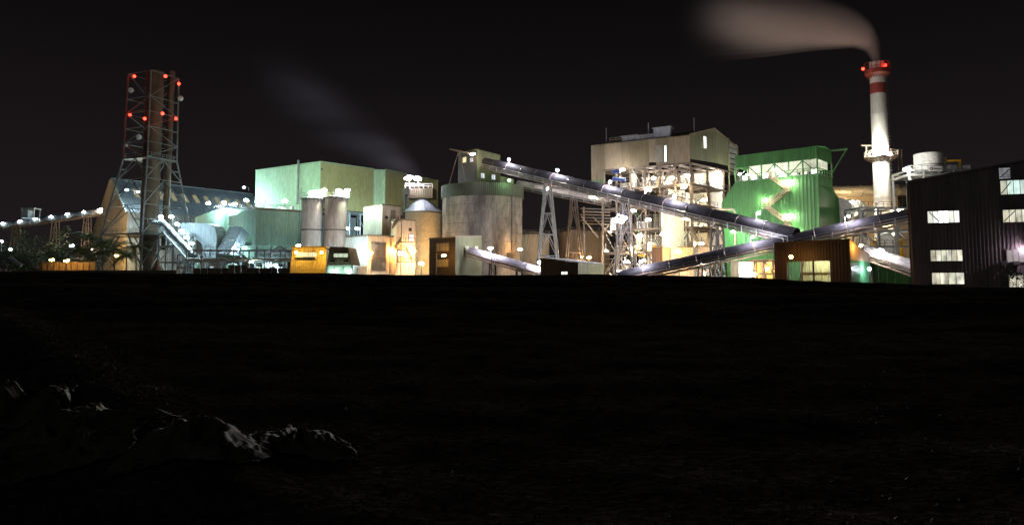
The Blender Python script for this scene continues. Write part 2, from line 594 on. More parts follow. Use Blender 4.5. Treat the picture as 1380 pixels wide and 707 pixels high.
# ================================================================== SETTING
mesh('ground', [(-2500, -300, 0), (2500, -300, 0), (2500, 3500, 0), (-2500, 3500, 0)], [(0, 1, 2, 3)], M_ground)['kind'] = 'structure'

def crest(x):
    pts = [(-90, 4.2), (-41, 4.12), (-18, 3.98), (0, 3.84), (18, 3.62), (30, 3.1), (36, 2.85), (60, 2.6)]
    for (a, za), (b, zb) in zip(pts, pts[1:]):
        if x <= b:
            return za + (zb - za) * max(0.0, (x - a) / (b - a))
    return pts[-1][1]
def sm(a, b, x):
    t = min(1.0, max(0.0, (x - a) / (b - a)))
    return t * t * (3 - 2 * t)
def coal_h(x, y):
    zc = crest(x)
    f = sm(9, 62, y) * 0.45 + max(0.0, min(1.0, (y - 9) / 50.0)) * 0.55
    z = 0.85 + (zc - 0.85) * f
    # the windrow of coal running from the left towards the sheets
    d = ((x + 16) * (10.8 - 23.5) - (y - 23.5) * (-5.4 + 16)) / math.hypot(10.6, 12.7)
    z += 0.32 * math.exp(-(d / 0.9) ** 2) * sm(6, 9, y) * (1 - sm(24, 34, y))
    z += 0.25 * sm(0.5, 5, d) * (1 - sm(24, 40, y)) * (1 - sm(3, 8, x + 10))
    k = noise.noise(Vector((x * 0.05, y * 0.13, 3.1))) * 0.28 + noise.noise(Vector((x * 0.18, y * 0.5, 9.0))) * 0.10
    # tracks left by the loaders, running across
    k += 0.10 * math.sin(y * 1.15 + noise.noise(Vector((x * 0.04, y * 0.1, 5))) * 5) * sm(22, 34, y)
    k += 0.16 * noise.noise(Vector((x * 0.22, 7.7, 2.2))) * sm(45, 58, y) + 0.07 * noise.noise(Vector((x * 0.9, y * .4, 6.2))) * sm(40, 58, y)
    k += noise.noise(Vector((x * 1.1, y * 1.1, 1.7))) * 0.05 + noise.noise(Vector((x * 3.3, y * 3.3, 4.4))) * 0.03
    z += k * (1 - 0.5 * sm(50, 60, y))
    if y > 60:
        z = z + (-0.4 - z) * sm(61, 80, y)
    return z
NU, NV = 330, 300
v, f = [], []
for j in range(NV + 1):
    t = j / NV
    y = -4 + 86 * (0.18 * t + 0.82 * t ** 2.1)
    for i in range(NU + 1):
        x = (2 * i / NU - 1) * (y * 1.05 + 17)
        v.append((x, y, coal_h(x, y)))
for j in range(NV):
    for i in range(NU):
        a = j * (NU + 1) + i
        f.append((a, a + 1, a + NU + 2, a + NU + 1))
coal = mesh('coal_yard_terrain', v, f, M_coal, None, True)
meta(coal, 'black coal stockpile surface filling the whole foreground', 'coal', None, 'structure')

# loose lumps of coal
v, f = [], []
rl = random.Random(11)
def lump(x, y, s):
    z = coal_h(x, y)
    k = len(v)
    for dx, dy, dz in ((1, 0, 0), (0, 1, 0), (-1, 0, 0), (0, -1, 0), (0, 0, 1), (0, 0, -1)):
        v.append((x + (dx + rl.uniform(-.4, .4)) * s, y + (dy + rl.uniform(-.4, .4)) * s, z + (dz * 0.8 + rl.uniform(-.3, .3)) * s))
    for a in range(4):
        b = (a + 1) % 4
        f.append((k + a, k + b, k + 4)); f.append((k + b, k + a, k + 5))
for i in range(26000):
    y = 4.5 + 30 * rl.random() ** 1.7
    x = rl.uniform(-0.75, 0.75) * (y + 2)
    lump(x, y, 0.008 + 0.03 * rl.random() ** 4)
for i in range(5000):
    q = rl.random()
    x = -16 + 11.5 * q + rl.gauss(0, 0.7)
    y = 23.5 - 13.5 * q + rl.gauss(0, 0.7)
    lump(x, y, 0.01 + 0.04 * rl.random() ** 4)
lumps = mesh('loose_coal', v, f, M_lump)
meta(lumps, 'loose glinting lumps of coal strewn over the foreground', 'coal', None, 'stuff')

# ================================================================== CHIMNEY, right
CHY = 190
cb = G(1192, CHY)
t = thing('chimney', 'tall white smoking chimney with a red band and two ring platforms', 'chimney', cb)
ztop = Z(87, CHY)
def crad(z):
    return 2.25 - 0.42 * z / ztop
zb0, zb1 = Z(127, CHY), Z(113, CHY)
zs = [0, 8, 16, 24, 32, 40, zb0]
lathe('shaft', cb, [(crad(z), z) for z in zs], M_chimney, t, 48)
lathe('red_band', cb, [(crad(zb0), zb0), (crad(zb1), zb1)], M_redband, t, 48)
lathe('shaft_top', cb, [(crad(zb1), zb1), (crad(ztop), ztop + 0.6), (crad(ztop) - 0.2, ztop + 0.6), (crad(ztop) - 0.25, ztop - 3)], M_chimney, t, 48)
for q in (0.25, 0.42, 0.6, 0.78):
    lathe('weld_ring', cb, [(crad(ztop * q) + 0.01, ztop * q), (crad(ztop * q) + 0.07, ztop * q + 0.05), (crad(ztop * q) + 0.07, ztop * q + 0.2), (crad(ztop * q), ztop * q + 0.25)], M_chimney, t, 48)
def ring_platform(parent, c, z, ri, ro, m, h=1.2, n=20, th=0.35, rail_m=None):
    rail_m = rail_m or m
    lathe('ring_deck', c, [(ri, z), (ro, z), (ro, z + th), (ri, z + th), (ri, z)], m, parent, 40, False)
    pr = None
    for k in range(n + 1):
        a = 2 * math.pi * k / n
        p = c + Vector((ro * math.cos(a), ro * math.sin(a), z + th))
        if k < n:
            bar('rail_post', p, p + Vector((0, 0, h)), 0.05, rail_m, parent)
            bar('bracket', c + Vector((ri * math.cos(a), ri * math.sin(a), z - 1.2)), p - Vector((0, 0, th)), 0.06, m, parent)
        if pr is not None:
            bar('handrail', pr + Vector((0, 0, h)), p + Vector((0, 0, h)), 0.05, rail_m, parent)
            bar('handrail', pr + Vector((0, 0, h * .5)), p + Vector((0, 0, h * .5)), 0.04, rail_m, parent)
        pr = p
ring_platform(t, cb, Z(100, CHY), crad(58), 3.05, M_redsteel, h=2.3, n=18, th=0.5)
lathe('red_skirt', cb, [(crad(56) + 0.02, Z(104, CHY)), (2.9, Z(100.5, CHY)), (3.02, Z(98, CHY)), (3.02, Z(95, CHY))], M_redsteel, t, 40)
ring_platform(t, cb, Z(213, CHY), crad(35), 3.9, M_brsteel, h=1.3, n=18)
# side cage and ladder
lx = cb + Vector((4.3, -0.5, 0))
for dx in (0, 0.9):
    bar('ladder_stile', lx + Vector((dx, 0, Z(243, CHY))), lx + Vector((dx, 0, Z(202, CHY))), 0.08, M_brsteel, t)
for i in range(14):
    z = Z(243, CHY) + i * 0.55
    bar('rung', lx + Vector((0, 0, z)), lx + Vector((0.9, 0, z)), 0.05, M_brsteel, t)
box('landing', cb + Vector((3.2, -0.3, Z(243, CHY))), (3.2, 2.2, 0.2), M_brsteel, t)
handrail(t, [cb + Vector((1.9, -1.4, Z(243, CHY) + .2)), cb + Vector((4.8, -1.4, Z(243, CHY) + .2))], M_brsteel)
bar('davit', cb + Vector((-4.9, 0, Z(196, CHY))), cb + Vector((-1.9, 0, Z(196, CHY))), 0.12, M_brsteel, t)
bar('davit_post', cb + Vector((-3.7, 0, Z(210, CHY))), cb + Vector((-3.7, 0, Z(196, CHY))), 0.12, M_brsteel, t)
for i in range(60):
    z = 10 + i * 0.8
    if z < ztop - 3:
        bar('rung', cb + Vector((1.2, -crad(z) - 0.15, z)), cb + Vector((1.6, -crad(z) - 0.15, z)), 0.04, M_steel, t)
for k, (px, py) in enumerate(((1163, 93), (1193, 88))):
    p = P(px, py, CHY - 2.4)
    lamp(p, RED, 0.35, ['red beacon at the outer rim of the smoking chimney', 'red beacon just under the smoke on the chimney'][k], 'chimney beacons', 0.42, up(p, p.z - 1.0), name='beacon', cap=False)

# ================================================================== LATTICE TOWER WITH TWO FLUES, left
TY = 220
M_towersteel = mat('tower_steel', (0.17, 0.165, 0.16), 0.6, 0.1, var=0.35)
tc = G(198, TY)
t = thing('lattice_flue_tower', 'tall lattice steel tower holding two rusty brown flues', 'tower', tc)
zt_, zw, zd = Z(103, TY), Z(216, TY), Z(318, TY)
def corner(k, rr):
    a = rad(200 + 90 * k)
    return tc + Vector((rr * math.cos(a), rr * math.sin(a), 0))
Rb, Rw, Rt = 12.2, 7.3, 6.9
def rz(z):
    if z < zw:
        return Rb + (Rw - Rb) * (z - zd) / (zw - zd) if z > zd else Rb
    return Rw + (Rt - Rw) * (z - zw) / (zt_ - zw)
for k in range(4):
    bar('leg', corner(k, Rb), up(corner(k, Rb), zd), 0.24, M_towersteel, t)
    bar('leg', up(corner(k, Rb), zd), up(corner(k, Rw), zw), 0.2, M_towersteel, t)
    bar('leg', up(corner(k, Rw), zw), up(corner(k, Rt), zt_), 0.17, M_towersteel if k else M_redsteel, t)
lev = [zd, zd + (zw - zd) * .38, zd + (zw - zd) * .72, zw, zw + 4.5, zw + 9, zw + 13.5, zw + 18, zt_]
for li, z in enumerate(lev):
    for k in range(4):
        bar('ring_beam', up(corner(k, rz(z)), z), up(corner((k + 1) % 4, rz(z)), z), 0.18 if li in (0, 3) else 0.08, M_towersteel, t)
    if li + 1 < len(lev):
        z2 = lev[li + 1]
        for k in range(4):
            a, b = corner(k, rz(z)), corner((k + 1) % 4, rz(z))
            c, d = corner(k, rz(z2)), corner((k + 1) % 4, rz(z2))
            if li < 3:
                mid = up((c + d) / 2, z2)
                bar('brace', up(a, z), mid, 0.1, M_towersteel, t); bar('brace', up(b, z), mid, 0.1, M_towersteel, t)
                bar('brace', up(a.lerp(c, .5), (z + z2) / 2), up(a, z).lerp(mid, .5), 0.08, M_towersteel, t)
                bar('brace', up(b.lerp(d, .5), (z + z2) / 2), up(b, z).lerp(mid, .5), 0.08, M_towersteel, t)
            else:
                if (li + k) % 2: a, b, c, d = b, a, d, c
                bar('brace', up(a, z), up(d, z2), 0.075, M_redsteel if (li + k) % 3 == 0 else M_towersteel, t)
for k in range(4):   # knee braces below the deck
    a = corner(k, Rb); b = corner((k + 1) % 4, Rb)
    bar('brace', up(a, zd - 9), up(a.lerp(b, .35), zd), 0.16, M_towersteel, t)
    bar('brace', up(b, zd - 9), up(a.lerp(b, .65), zd), 0.16, M_towersteel, t)
box('deck', up(tc, zd), (17, 17, 0.35), M_towersteel, t, corner(0, 1) - corner(1, 1))
box('waist_platform', up(tc, zw), (10.4, 10.4, 0.15), M_dksteel, t, corner(0, 1) - corner(1, 1))
cs = [up(corner(k, Rb * .94), zd + .35) for k in range(4)]
handrail(t, cs + [cs[0]], M_towersteel, 1.2, 2.5)
cs = [up(corner(k, Rw), zw + .2) for k in range(4)]
handrail(t, cs + [cs[0]], M_towersteel, 1.2, 1.2)
cs = [up(corner(k, Rt), zt_ - 3.0) for k in range(4)]
fl = tc + Vector((0.4, 0, 0))
zs = [zd - 4 + i * (Z(97, TY) - zd + 4) / 10 for i in range(11)]
lathe('flue', fl, [(1.1, zd - 12), (1.3, zd - 8), (2.5, zd - 4)] + [(2.5, z) for z in zs] + [(2.3, zs[-1])], M_rust, t, 36)
for z in zs[1:-1]:
    lathe('flange', fl, [(2.5, z - .12), (2.68, z - .12), (2.68, z + .12), (2.5, z + .12)], M_rust, t, 36, False)
fl2 = tc + Vector((3.9, 3.0, 0))
lathe('flue', fl2, [(1.0, zd - 4), (1.0, Z(93, TY)), (.9, Z(93, TY))], M_rust, t, 28)
for z in zs[1:-1]:
    lathe('flange', fl2, [(1.0, z + 1.9), (1.14, z + 1.9), (1.14, z + 2.1), (1.0, z + 2.1)], M_rust, t, 28, False)
for i in range(58):      # caged ladder by the front leg
    z = zd + i * 0.8
    if z < zt_ - 1:
        c0 = corner(1, rz(z) - 1.2)
        bar('rung', up(c0, z) - Vector((.3, 0, 0)), up(c0, z) + Vector((.3, 0, 0)), 0.04, M_towersteel, t)
for px, py, dy in ((177, 122, -3), (244, 133, 2), (188, 185, -6), (171, 196, -3)):
    c0 = P(px, py, TY + dy)
    a = thing('dish_antenna', 'round white dish antenna ' + {177: 'high on the left leg of the lattice tower', 244: 'on the outer right leg of the lattice tower', 188: 'halfway up the lattice tower beside the flue', 171: 'low on the left leg above the waist of the tower'}[px], 'antenna', c0, 'tower antennas')
    tube('drum', [c0 + Vector((0, -.1, 0)), c0 + Vector((0, -.6, 0))], 0.75 if px != 171 else 0.4, M_whitepaint, a, 16)
    tube('radome', [c0 + Vector((0, -.6, 0)), c0 + Vector((0, -.75, 0))], [0.7 if px != 171 else .36, 0.3], M_whitepaint, a, 16)
    bar('mount', c0, c0 + Vector((0.9 if px < 200 else -0.9, 0.3, 0)), 0.1, M_towersteel, a)
beac = [(181, 103, -2.4, 'topmost at the left leg'), (223, 103, -6, 'at the head of the front leg'), (241, 113, 2, 'at the head of the right leg'),
        (175, 155, -2.4, 'on the left leg midway up'), (195, 160, -5, 'midway up in front of the rusty flue'), (219, 153, -6, 'on the front leg, reddening the flue'), (237, 160, 2, 'on the right leg midway up')]
for px, py, dy, w_ in beac:
    p = P(px, py, TY + dy)
    lamp(p, RED, 0.5, 'red beacon of the lattice tower, ' + w_, 'tower beacons', 0.5, p + Vector((0, 0.6, -0.5)), name='beacon', cap=False)

# ================================================================== A-FRAME STORAGE HALL, far left
E1, E2 = G(126, 300, 313), G(170, 262)
ze = 29.0
axis = Vector((37, 49, 0))
apx = up((E1 + E2) / 2, Z(241, 281))
t = thing('storage_hall', 'long grey gabled storage hall behind the lattice tower with a row of skylights', 'building', (E1 + E2) / 2)
corr('gable_wall', up(E1, 0), up(E2, 0), up(E2, ze), up(E1, ze - 3), M_beige, t, 1.1)
gm = (E1 + E2) / 2
corr('gable_wall', up(E1, ze - 3), up(E2, ze), apx + (E2 - E1) * 0.06, apx - (E2 - E1) * 0.06, M_beige, t, 1.1)
corr('wall', up(E2, 0), up(E2, 0) + axis, up(E2, ze) + axis, up(E2, ze), M_greyblue, t, 1.1)
n = 10
ee = up(E2, ze) + (E2 - E1) * 0.03 - axis * 0.015
for i in range(n):
    a, b = ee + axis * (i / n), ee + axis * ((i + 0.995) / n)
    corr('roof_panel', a, b, apx + axis * ((i + 0.995) / n), apx + axis * (i / n), M_greyblue, t, 0.9, 0.09)
poly('roof', [apx, apx + axis, up(E1, ze - 3) + axis, up(E1, ze - 3)], M_greyblue, t, 0.2)
bar('ridge_cap', apx + Vector((0, 0, .2)), apx + axis + Vector((0, 0, .2)), 0.5, M_greyblue, t, 'box', 0.2)
bar('gutter', ee, ee + axis, 0.3, M_steel, t)
bar('verge', ee, apx, 0.25, M_whitepaint, t)
M_sky = glow('skylight_glow', (1.0, 0.92, 0.55), 0.22, 0.3)
rn = (axis.cross(apx - ee)).normalized()
if rn.y > 0: rn = -rn
for i in range(11):
    q0 = 0.10 + i * 0.078
    c0 = [ee.lerp(apx, s_) + axis * u_ for s_, u_ in ((0.46, q0), (0.46, q0 + 0.03), (0.72, q0 + 0.03), (0.72, q0))]
    poly('skylight', [p + rn * 0.13 for p in c0], M_sky, t, off=rn * 0.08)

for px, py, Y_, s_, lab in ((329, 252.5, 300, 2.2, 'white lamp at the far right end of the storage hall ridge'), (171, 256, 256, 1.2, 'left of two small lamps on the storage hall seen through the tower'), (186, 258, 258, 1.2, 'right of two small lamps on the storage hall seen through the tower')):
    p = P(px, py, Y_)
    lamp(p, COOL, s_, lab, 'storage hall lamps', .45, p + Vector((.5, 4, -1.0)))
# ================================================================== LEFT CONVEYOR WITH LAMP ROW
t, pt, L = conveyor('conveyor', P(-60, 313, 238), P(140, 285, 250), 2.6, 2.2, 'lamp-lit conveyor climbing from the far left edge to the storage hall', hood=M_hood, steel=M_brsteel)
lx_ = [(4, 301), (27, 298), (47, 295), (69, 292), (91, 288.5), (113, 285.5), (135, 282.5)]
for i, (px, py) in enumerate(lx_):
    p = P(px, py, 238 + 12 * (px + 60) / 200 - 1.6)
    lamp(p, COOL if i < 6 else (1.0, .85, .6), 0.24 if i < 6 else 3.0, ('cold white' if i < 6 else 'warm bright') + ' lamp on the far left conveyor, %s from the left edge' % ORD[i], 'far left conveyor lamps', 0.5, p + Vector((0, 0.4, -2.2)))
for i, px in enumerate((22, 75, 118)):
    y_ = 238 + 12 * (px + 60) / 200
    py = 302.5 - (px - 4) * 0.142
    trestle(P(px, py + 5, y_), 0.6, 2.2, 'thin steel trestle under the far left conveyor, %s from the left edge' % ORD[i], 'far left conveyor trestles', M_brsteel, 2.0, 4, 0.15)
hb = P(41, 294, 242)
t = thing('conveyor_cabin', 'small steel cabin standing on the far left conveyor', 'cabin', hb)
for dx in (-2, 2):
    for dy in (-1.5, 1.5):
        bar('post', hb + Vector((dx, dy, -1)), hb + Vector((dx, dy, 3)), 0.12, M_steel, t)
box('cabin_wall', hb + Vector((-1.0, 0, .2)), (1.8, 2.6, 2.4), M_greyblue, t)
box('cabin_roof', hb + Vector((0, 0, 3)), (4.6, 3.6, 0.2), M_greyblue, t)
box('cabin_floor', hb + Vector((0, 0, 0)), (4.4, 3.4, 0.15), M_steel, t)

# ================================================================== INCLINED FEEDER WITH LAMPS beside the tower
t, pt, L = conveyor('conveyor', P(217, 297, 208), P(262, 346, 200), 1.8, 1.6, 'short steep conveyor with bright lamps sloping down right beside the lattice tower', hood=M_steel, steel=M_steel, seg=3, posts=1.6)
for i, (px, py) in enumerate(((217, 292), (231, 292), (239, 302), (245.5, 311), (252, 320), (258, 328))):
    y_ = 207 - i * 1.2
    p = P(px, py, y_)
    lamp(p, COOL, 0.55, 'dazzling cold lamp on the short steep conveyor, %s from its top' % ORD[i], 'steep conveyor lamps', 0.6, p + Vector((0, 1.0, -2.4)))
t = thing('support_frame', 'pale steel frame carrying the short steep conveyor', 'steel frame', G(235, 206))
rf = random.Random(3)
steel_frame(t, G(214, 207), Vector((1, -0.05, 0)).normalized(), Vector((0.05, 1, 0)).normalized(), 2, 1, 4.2, 4.0, [5, 9.5, 14, 17.5], M_steel, 0.16, 0.8, None, rf)
steel_frame(t, G(240, 204), Vector((1, -0.05, 0)).normalized(), Vector((0.05, 1, 0)).normalized(), 2, 1, 3.0, 4.0, [4.5, 8, 11.5], M_steel, 0.14, 0.8, None, rf)
dk = P(214, 302, 207)
box('landing', dk, (4.5, 4, 0.3), M_steel, t)
handrail(t, [dk + Vector((-2.2, -2, .3)), dk + Vector((2.2, -2, .3))], M_steel)

# brown conical heap
hp = G(213, 196)
v, f = [], []
rh = random.Random(5)
hz = Z(345, 196)
rings = 9; sg = 28
for j in range(rings + 1):
    q = j / rings
    for k in range(sg):
        a = 2 * math.pi * k / sg
        rr = (1 - q) * 4.6 * (1 + 0.08 * noise.noise(Vector((math.cos(a) * 2, math.sin(a) * 2, q * 3))))
        v.append(hp + Vector((rr * math.cos(a), rr * math.sin(a), q * hz * (1 - 0.05 * q) + rh.uniform(-.06, .06))))
for j in range(rings):
    for k in range(sg):
        f.append((j * sg + k, j * sg + (k + 1) % sg, (j + 1) * sg + (k + 1) % sg, (j + 1) * sg + k))
meta(mesh('ash_heap', v, f, M_heap, None, True), 'brown conical heap at the foot of the lattice tower', 'heap')

# ================================================================== TEAL FILTER HOUSES
def filter_house(K, Lf, Rt, prof_top, prof_bot, zt, label, m, m_roof, pitch):
    """body with a profiled left face swept along the front direction"""
    t = thing('filter_house', label, 'building', K)
    fv = Rt - K
    lv = Lf - K
    n = len(prof_top)
    for (u0, z0), (u1, z1) in zip(prof_top, prof_top[1:]):
        a0, a1 = up(K + lv * u0, z0), up(K + lv * u1, z1)
        poly('roof_panel', [a0, a1, a1 + fv, a0 + fv], m_roof, t, 0.18)
    # left face in vertical strips
    us = sorted(set([u for u, z in prof_top] + [u for u, z in prof_bot]))
    def at(pr, u):
        for (a, za), (b, zb) in zip(pr, pr[1:]):
            if a <= u <= b:
                return za + (zb - za) * ((u - a) / (b - a) if b > a else 0)
        return pr[-1][1]
    for u0, u1 in zip(us, us[1:]):
        corr('side_panel', up(K + lv * u1, at(prof_bot, u1 - 1e-6)), up(K + lv * u0, at(prof_bot, u0 + 1e-6)), up(K + lv * u0, at(prof_top, u0)), up(K + lv * u1, at(prof_top, u1)), m, t, pitch)
    corr('front_panel', up(K, prof_bot[0][1]), up(Rt, prof_bot[0][1]), up(Rt, zt), up(K, zt), m, t, pitch)
    corr('end_panel', up(Lf, prof_bot[-1][1]), up(Lf, prof_bot[-1][1]) + fv, up(Lf, prof_top[-1][1]) + fv, up(Lf, prof_top[-1][1]), m, t, pitch)
    # hopper below
    zb = prof_bot[0][1]
    q = [up(K, zb), up(Rt, zb), up(Rt + lv * 0.7, zb), up(K + lv * 0.7, zb)]
    cm = sum(q, Vector()) / 4
    lo = [up(cm + (p - cm) * 0.45, zb - 5.0) for p in q]
    for i in range(4):
        corr('hopper_side', lo[i], lo[(i + 1) % 4], q[(i + 1) % 4], q[i], m, t, pitch)
    return t, fv, lv
K, Lf, Rt = G(344.5, 205), G(307, 222), G(407, 213)
zt = Z(281, 205)
zl1, zl2 = Z(291, 222), Z(304, 222)
t, fv, lv = filter_house(K, Lf, Rt, [(0, zt), (0.5, zt + .2), (0.68, zt - .6), (1, zl1)], [(0, Z(330, 205)), (0.12, Z(330, 205)), (0.13, Z(319, 207)), (0.5, Z(305.5, 214)), (1, zl2)], zt,
    'large pale green ribbed filter house with a chamfered left end', M_teal, M_greyblue, 0.75)
bar('fascia', up(K, zt), up(Rt, zt), 0.3, M_tan, t)
for q in (0.04, 0.35, 0.68, 0.97):
    for s_ in (0.02, 0.55):
        p = K + fv * q + lv * s_
        bar('column', up(p, 0), up(p, Z(330, 205)), 0.25, M_steel, t)
for z in (Z(347, 205), Z(340, 205)):
    bar('beam', up(K + fv * 0.04, z), up(K + fv * .97, z), 0.2, M_steel, t)
mid = K + fv * 0.5
bar('brace', up(K + fv * .2, Z(352, 205)), up(mid, Z(332, 205)), 0.22, M_steel, t)
bar('brace', up(K + fv * .8, Z(352, 205)), up(mid, Z(332, 205)), 0.22, M_steel, t)
handrail(t, [up(K + fv * .04, Z(347, 205)), up(K + fv * .97, Z(347, 205))], M_steel)
zr = zt + 0.2
handrail(t, [up(K + lv * .6, zr), up(K, zr), up(Rt, zr)], M_steel, 1.2, 1.8)
# roof plant on the filter house
rr_ = random.Random(9)
for i in range(10):
    q = 0.08 + i * 0.095
    p = up(K + fv * q + lv * rr_.uniform(.08, .35), zt)
    a = thing('roof_valve', 'pale valve on the large filter house roof, %s from its left end' % ORD[i], 'valve', p, 'filter house roof valves')
    box('valve_body', p, (rr_.uniform(.6, 1.1), .8, rr_.uniform(.8, 1.8)), M_whitepaint, a, fv)
    tube('valve_pipe', [p + Vector((.5, 0, .4)), p + Vector((1.0, -.2, .5)), p + Vector((1.2, -.3, 0.0))], 0.16, M_steel, a, 8)
K1, Lf1, Rt1 = G(302, 240), G(262, 262), G(345, 250)
zt1 = Z(280, 240)
t1, fv1, lv1 = filter_house(K1, Lf1, Rt1, [(0, zt1), (0.35, zt1), (1, Z(293, 262))], [(0, Z(324, 240)), (0.6, Z(324, 240)), (1, Z(318, 255))], zt1,
    'second smaller mint filter house partly behind the large one', M_teal, M_greyblue, 0.8)
for q in (0.05, 0.5, 0.95):
    bar('column', up(K1 + lv1 * q, 0), up(K1 + lv1 * q, Z(322, 245)), 0.3, M_steel, t1)
handrail(t1, [up(K1 + lv1 * .35, zt1 + .2), up(K1, zt1 + .2), up(Rt1, zt1 + .2)], M_steel, 1.2, 2)
for i, (px, py, s_, lab) in enumerate(((281, 274, 3.5, 'cold lamp on the roof rail of the smaller mint filter house, leftmost'), (302, 273, 3.5, 'cold lamp on the roof rail of the smaller mint filter house, second'), (316, 274.5, 2.0, 'cold twin-glare lamp between the two filter house roofs'),
        (332, 270, .9, 'dazzling lamp over the chamfered end of the large filter house'), (352, 269.5, 2.0, 'lamp at the foot of the mint building wall, nearest its left edge'), (384, 271, 2.0, 'lamp at the foot of the mint building wall beside the vertical pipe'))):
    y_ = 240 if i < 3 else 214
    p = P(px, py, y_)
    lamp(p, MINTL if i > 2 else COOL, s_, lab, 'filter house roof lamps', 0.6, up(p, Z(280, y_)))
for i, (px, py, Y_, s_, lab) in enumerate(((320, 337, 210, .7, 'cold lamp under the chamfered end of the large filter house'), (346, 335, 211, .6, 'cold lamp beneath the hopper of the large filter house'), (339, 352, 197, .35, 'small white lamp low on the pipe rack beneath the filter house'), (293, 317, 226, .6, 'lamp against the lower corner of the smaller mint filter house'), (371, 357, 203, .5, 'low lamp among the columns beneath the large filter house'))):
    p = P(px, py, Y_)
    lamp(p, COOL, s_, lab, 'lamps below the filter houses', 0.45, p + Vector((0, .5, 1.2)))

# curved grey duct
def extrude_profile(name, pts, Y, dep, m, label, cat):
    pp = [P(a, b, Y) for a, b in pts]
    t = thing(name, label, cat, up(pp[0], 0))
    n = len(pp)
    off = Vector((0.12 * dep, dep, 0))
    poly('end_plate', pp, m, t, off=Vector((0, 0.15, 0)))
    poly('end_plate', [p + off for p in pp], m, t, off=Vector((0, 0.15, 0)))
    for i in range(n):
        a, b = pp[i], pp[(i + 1) % n]
        poly('duct_panel', [a, b, b + off, a + off], m, t, 0.08)
    for k in range(14):     # stiffening ribs on the near face
        x = pts[0][0] + (k + .5) * (292 - pts[0][0]) / 14
        top = 301.5 if x < 279 else (304 if x < 285 else 309)
        bot = 321 if x < 272 else 348
        bar('rib', P(x, top, Y - .06), P(x, bot, Y - .06), 0.07, m, t)
    return t
extrude_profile('bent_duct', [(244, 301), (277, 301), (285, 303.5), (290, 309), (292, 318), (290, 349), (274, 349), (272, 328), (266, 323), (244, 322)], 212, 6, M_greyblue, 'big grey ribbed duct with a rounded elbow left of the filter house', 'duct')
# inclined chute under the filter house's chamfered end
t = thing('inclined_duct', 'grey ribbed chute sloping down left beneath the chamfered filter house end', 'duct', G(305, 214))
a0, a1 = P(309, 305, 216), P(327, 305.5, 214)
b0, b1 = P(290, 341, 212), P(309, 343, 209)
off = Vector((1.0, 5, 0))
corr('duct_face', b0, b1, a1, a0, M_greyblue, t, 0.9, 0.12)
corr('duct_side', b1, b1 + off, a1 + off, a1, M_greyblue, t, 0.9, 0.1)
corr('duct_side', b0, b0 + off, a0 + off, a0, M_greyblue, t, 0.9, 0.1)
poly('duct_back', [b0 + off, b1 + off, a1 + off, a0 + off], M_greyblue, t, 0.1)
bar('stiffener', a0.lerp(b0, .5) - Vector((.2, .1, 0)), a1.lerp(b1, .5) + Vector((.2, -.1, 0)), 0.18, M_steel, t)
# pipe rack across the foot of the filters
t = thing('pipe_rack', 'pale steel pipe rack along the foot of the green filter houses', 'steel frame', G(300, 196))
ax = Vector((1, 0.02, 0)).normalized(); ay = Vector((-0.02, 1, 0))
rp = random.Random(21)
steel_frame(t, G(252, 196), ax, ay, 7, 1, 4.1, 5, [Z(351, 196), Z(337, 196)], M_steel, 0.15, 0.45, None, rp)
for i in range(5):
    z = Z(351, 196) + 0.4
    y_ = 196.5 + i
    tube('pipe', [P(248, 352, y_) + Vector((0, 0, .6)), P(400, 352, y_) + Vector((0, 0, .6))], 0.16 + 0.05 * (i % 3), [M_steel, M_yellow, M_whitepaint, M_steel, M_brsteel][i], t, 8)
handrail(t, [up(G(252, 195.5), Z(337, 196) + .2), up(G(315, 195.5), Z(337, 196) + .2)], M_steel)
for i in range(9):
    px = 256 + i * 15 + rp.uniform(-4, 4)
    b = G(px, 200 + rp.uniform(0, 6))
    tk = thing('process_vessel', 'squat pale vessel at the foot of the filter houses, %s from the tower' % ORD[i], 'vessel', b, 'vessels below the filters')
    r_ = rp.uniform(.8, 1.6); h_ = rp.uniform(6, 9.5)
    lathe('shell', b, [(r_, 0), (r_, h_), (r_ * .6, h_ + .5), (.05, h_ + .6)], rp.choice([M_teal, M_whitepaint, M_greyblue, M_creampaint]), tk, 20)
    tube('nozzle', [b + Vector((0, -r_, h_ * .7)), b + Vector((0, -r_ - .8, h_ * .7)), b + Vector((0, -r_ - 1.0, h_ * .7 - 1.5))], 0.2, M_steel, tk, 8)
# low ribbed yard fence in front
for k, (x0, x1, m_) in enumerate(((309, 334, M_tan), (334, 392, M_brown), (262, 309, M_brown))):
    A, B = G(x0, 150), G(x1, 150)
    lab = ['pale ribbed yard fence panel run below the filter house', 'low brown yard fence left of the yellow-lit shed', 'low brown yard fence right of the brown heap'][k]
    t = thing('yard_fence', lab, 'fence', (A + B) / 2)
    zf = Z(357.5 if k == 0 else 361, 150)
    n = int((B - A).length / 1.2)
    for i in range(n):
        corr('fence_panel', up(A.lerp(B, i / n), 0), up(A.lerp(B, (i + .97) / n), 0), up(A.lerp(B, (i + .97) / n), zf + rp.uniform(-.06, .06)), up(A.lerp(B, i / n), zf), m_, t, 0.3, 0.04)
    for i in range(0, n + 1, 3):
        bar('post', up(A.lerp(B, i / n), 0) + Vector((0, .1, 0)), up(A.lerp(B, i / n), zf + .1) + Vector((0, .1, 0)), 0.06, M_steel, t)

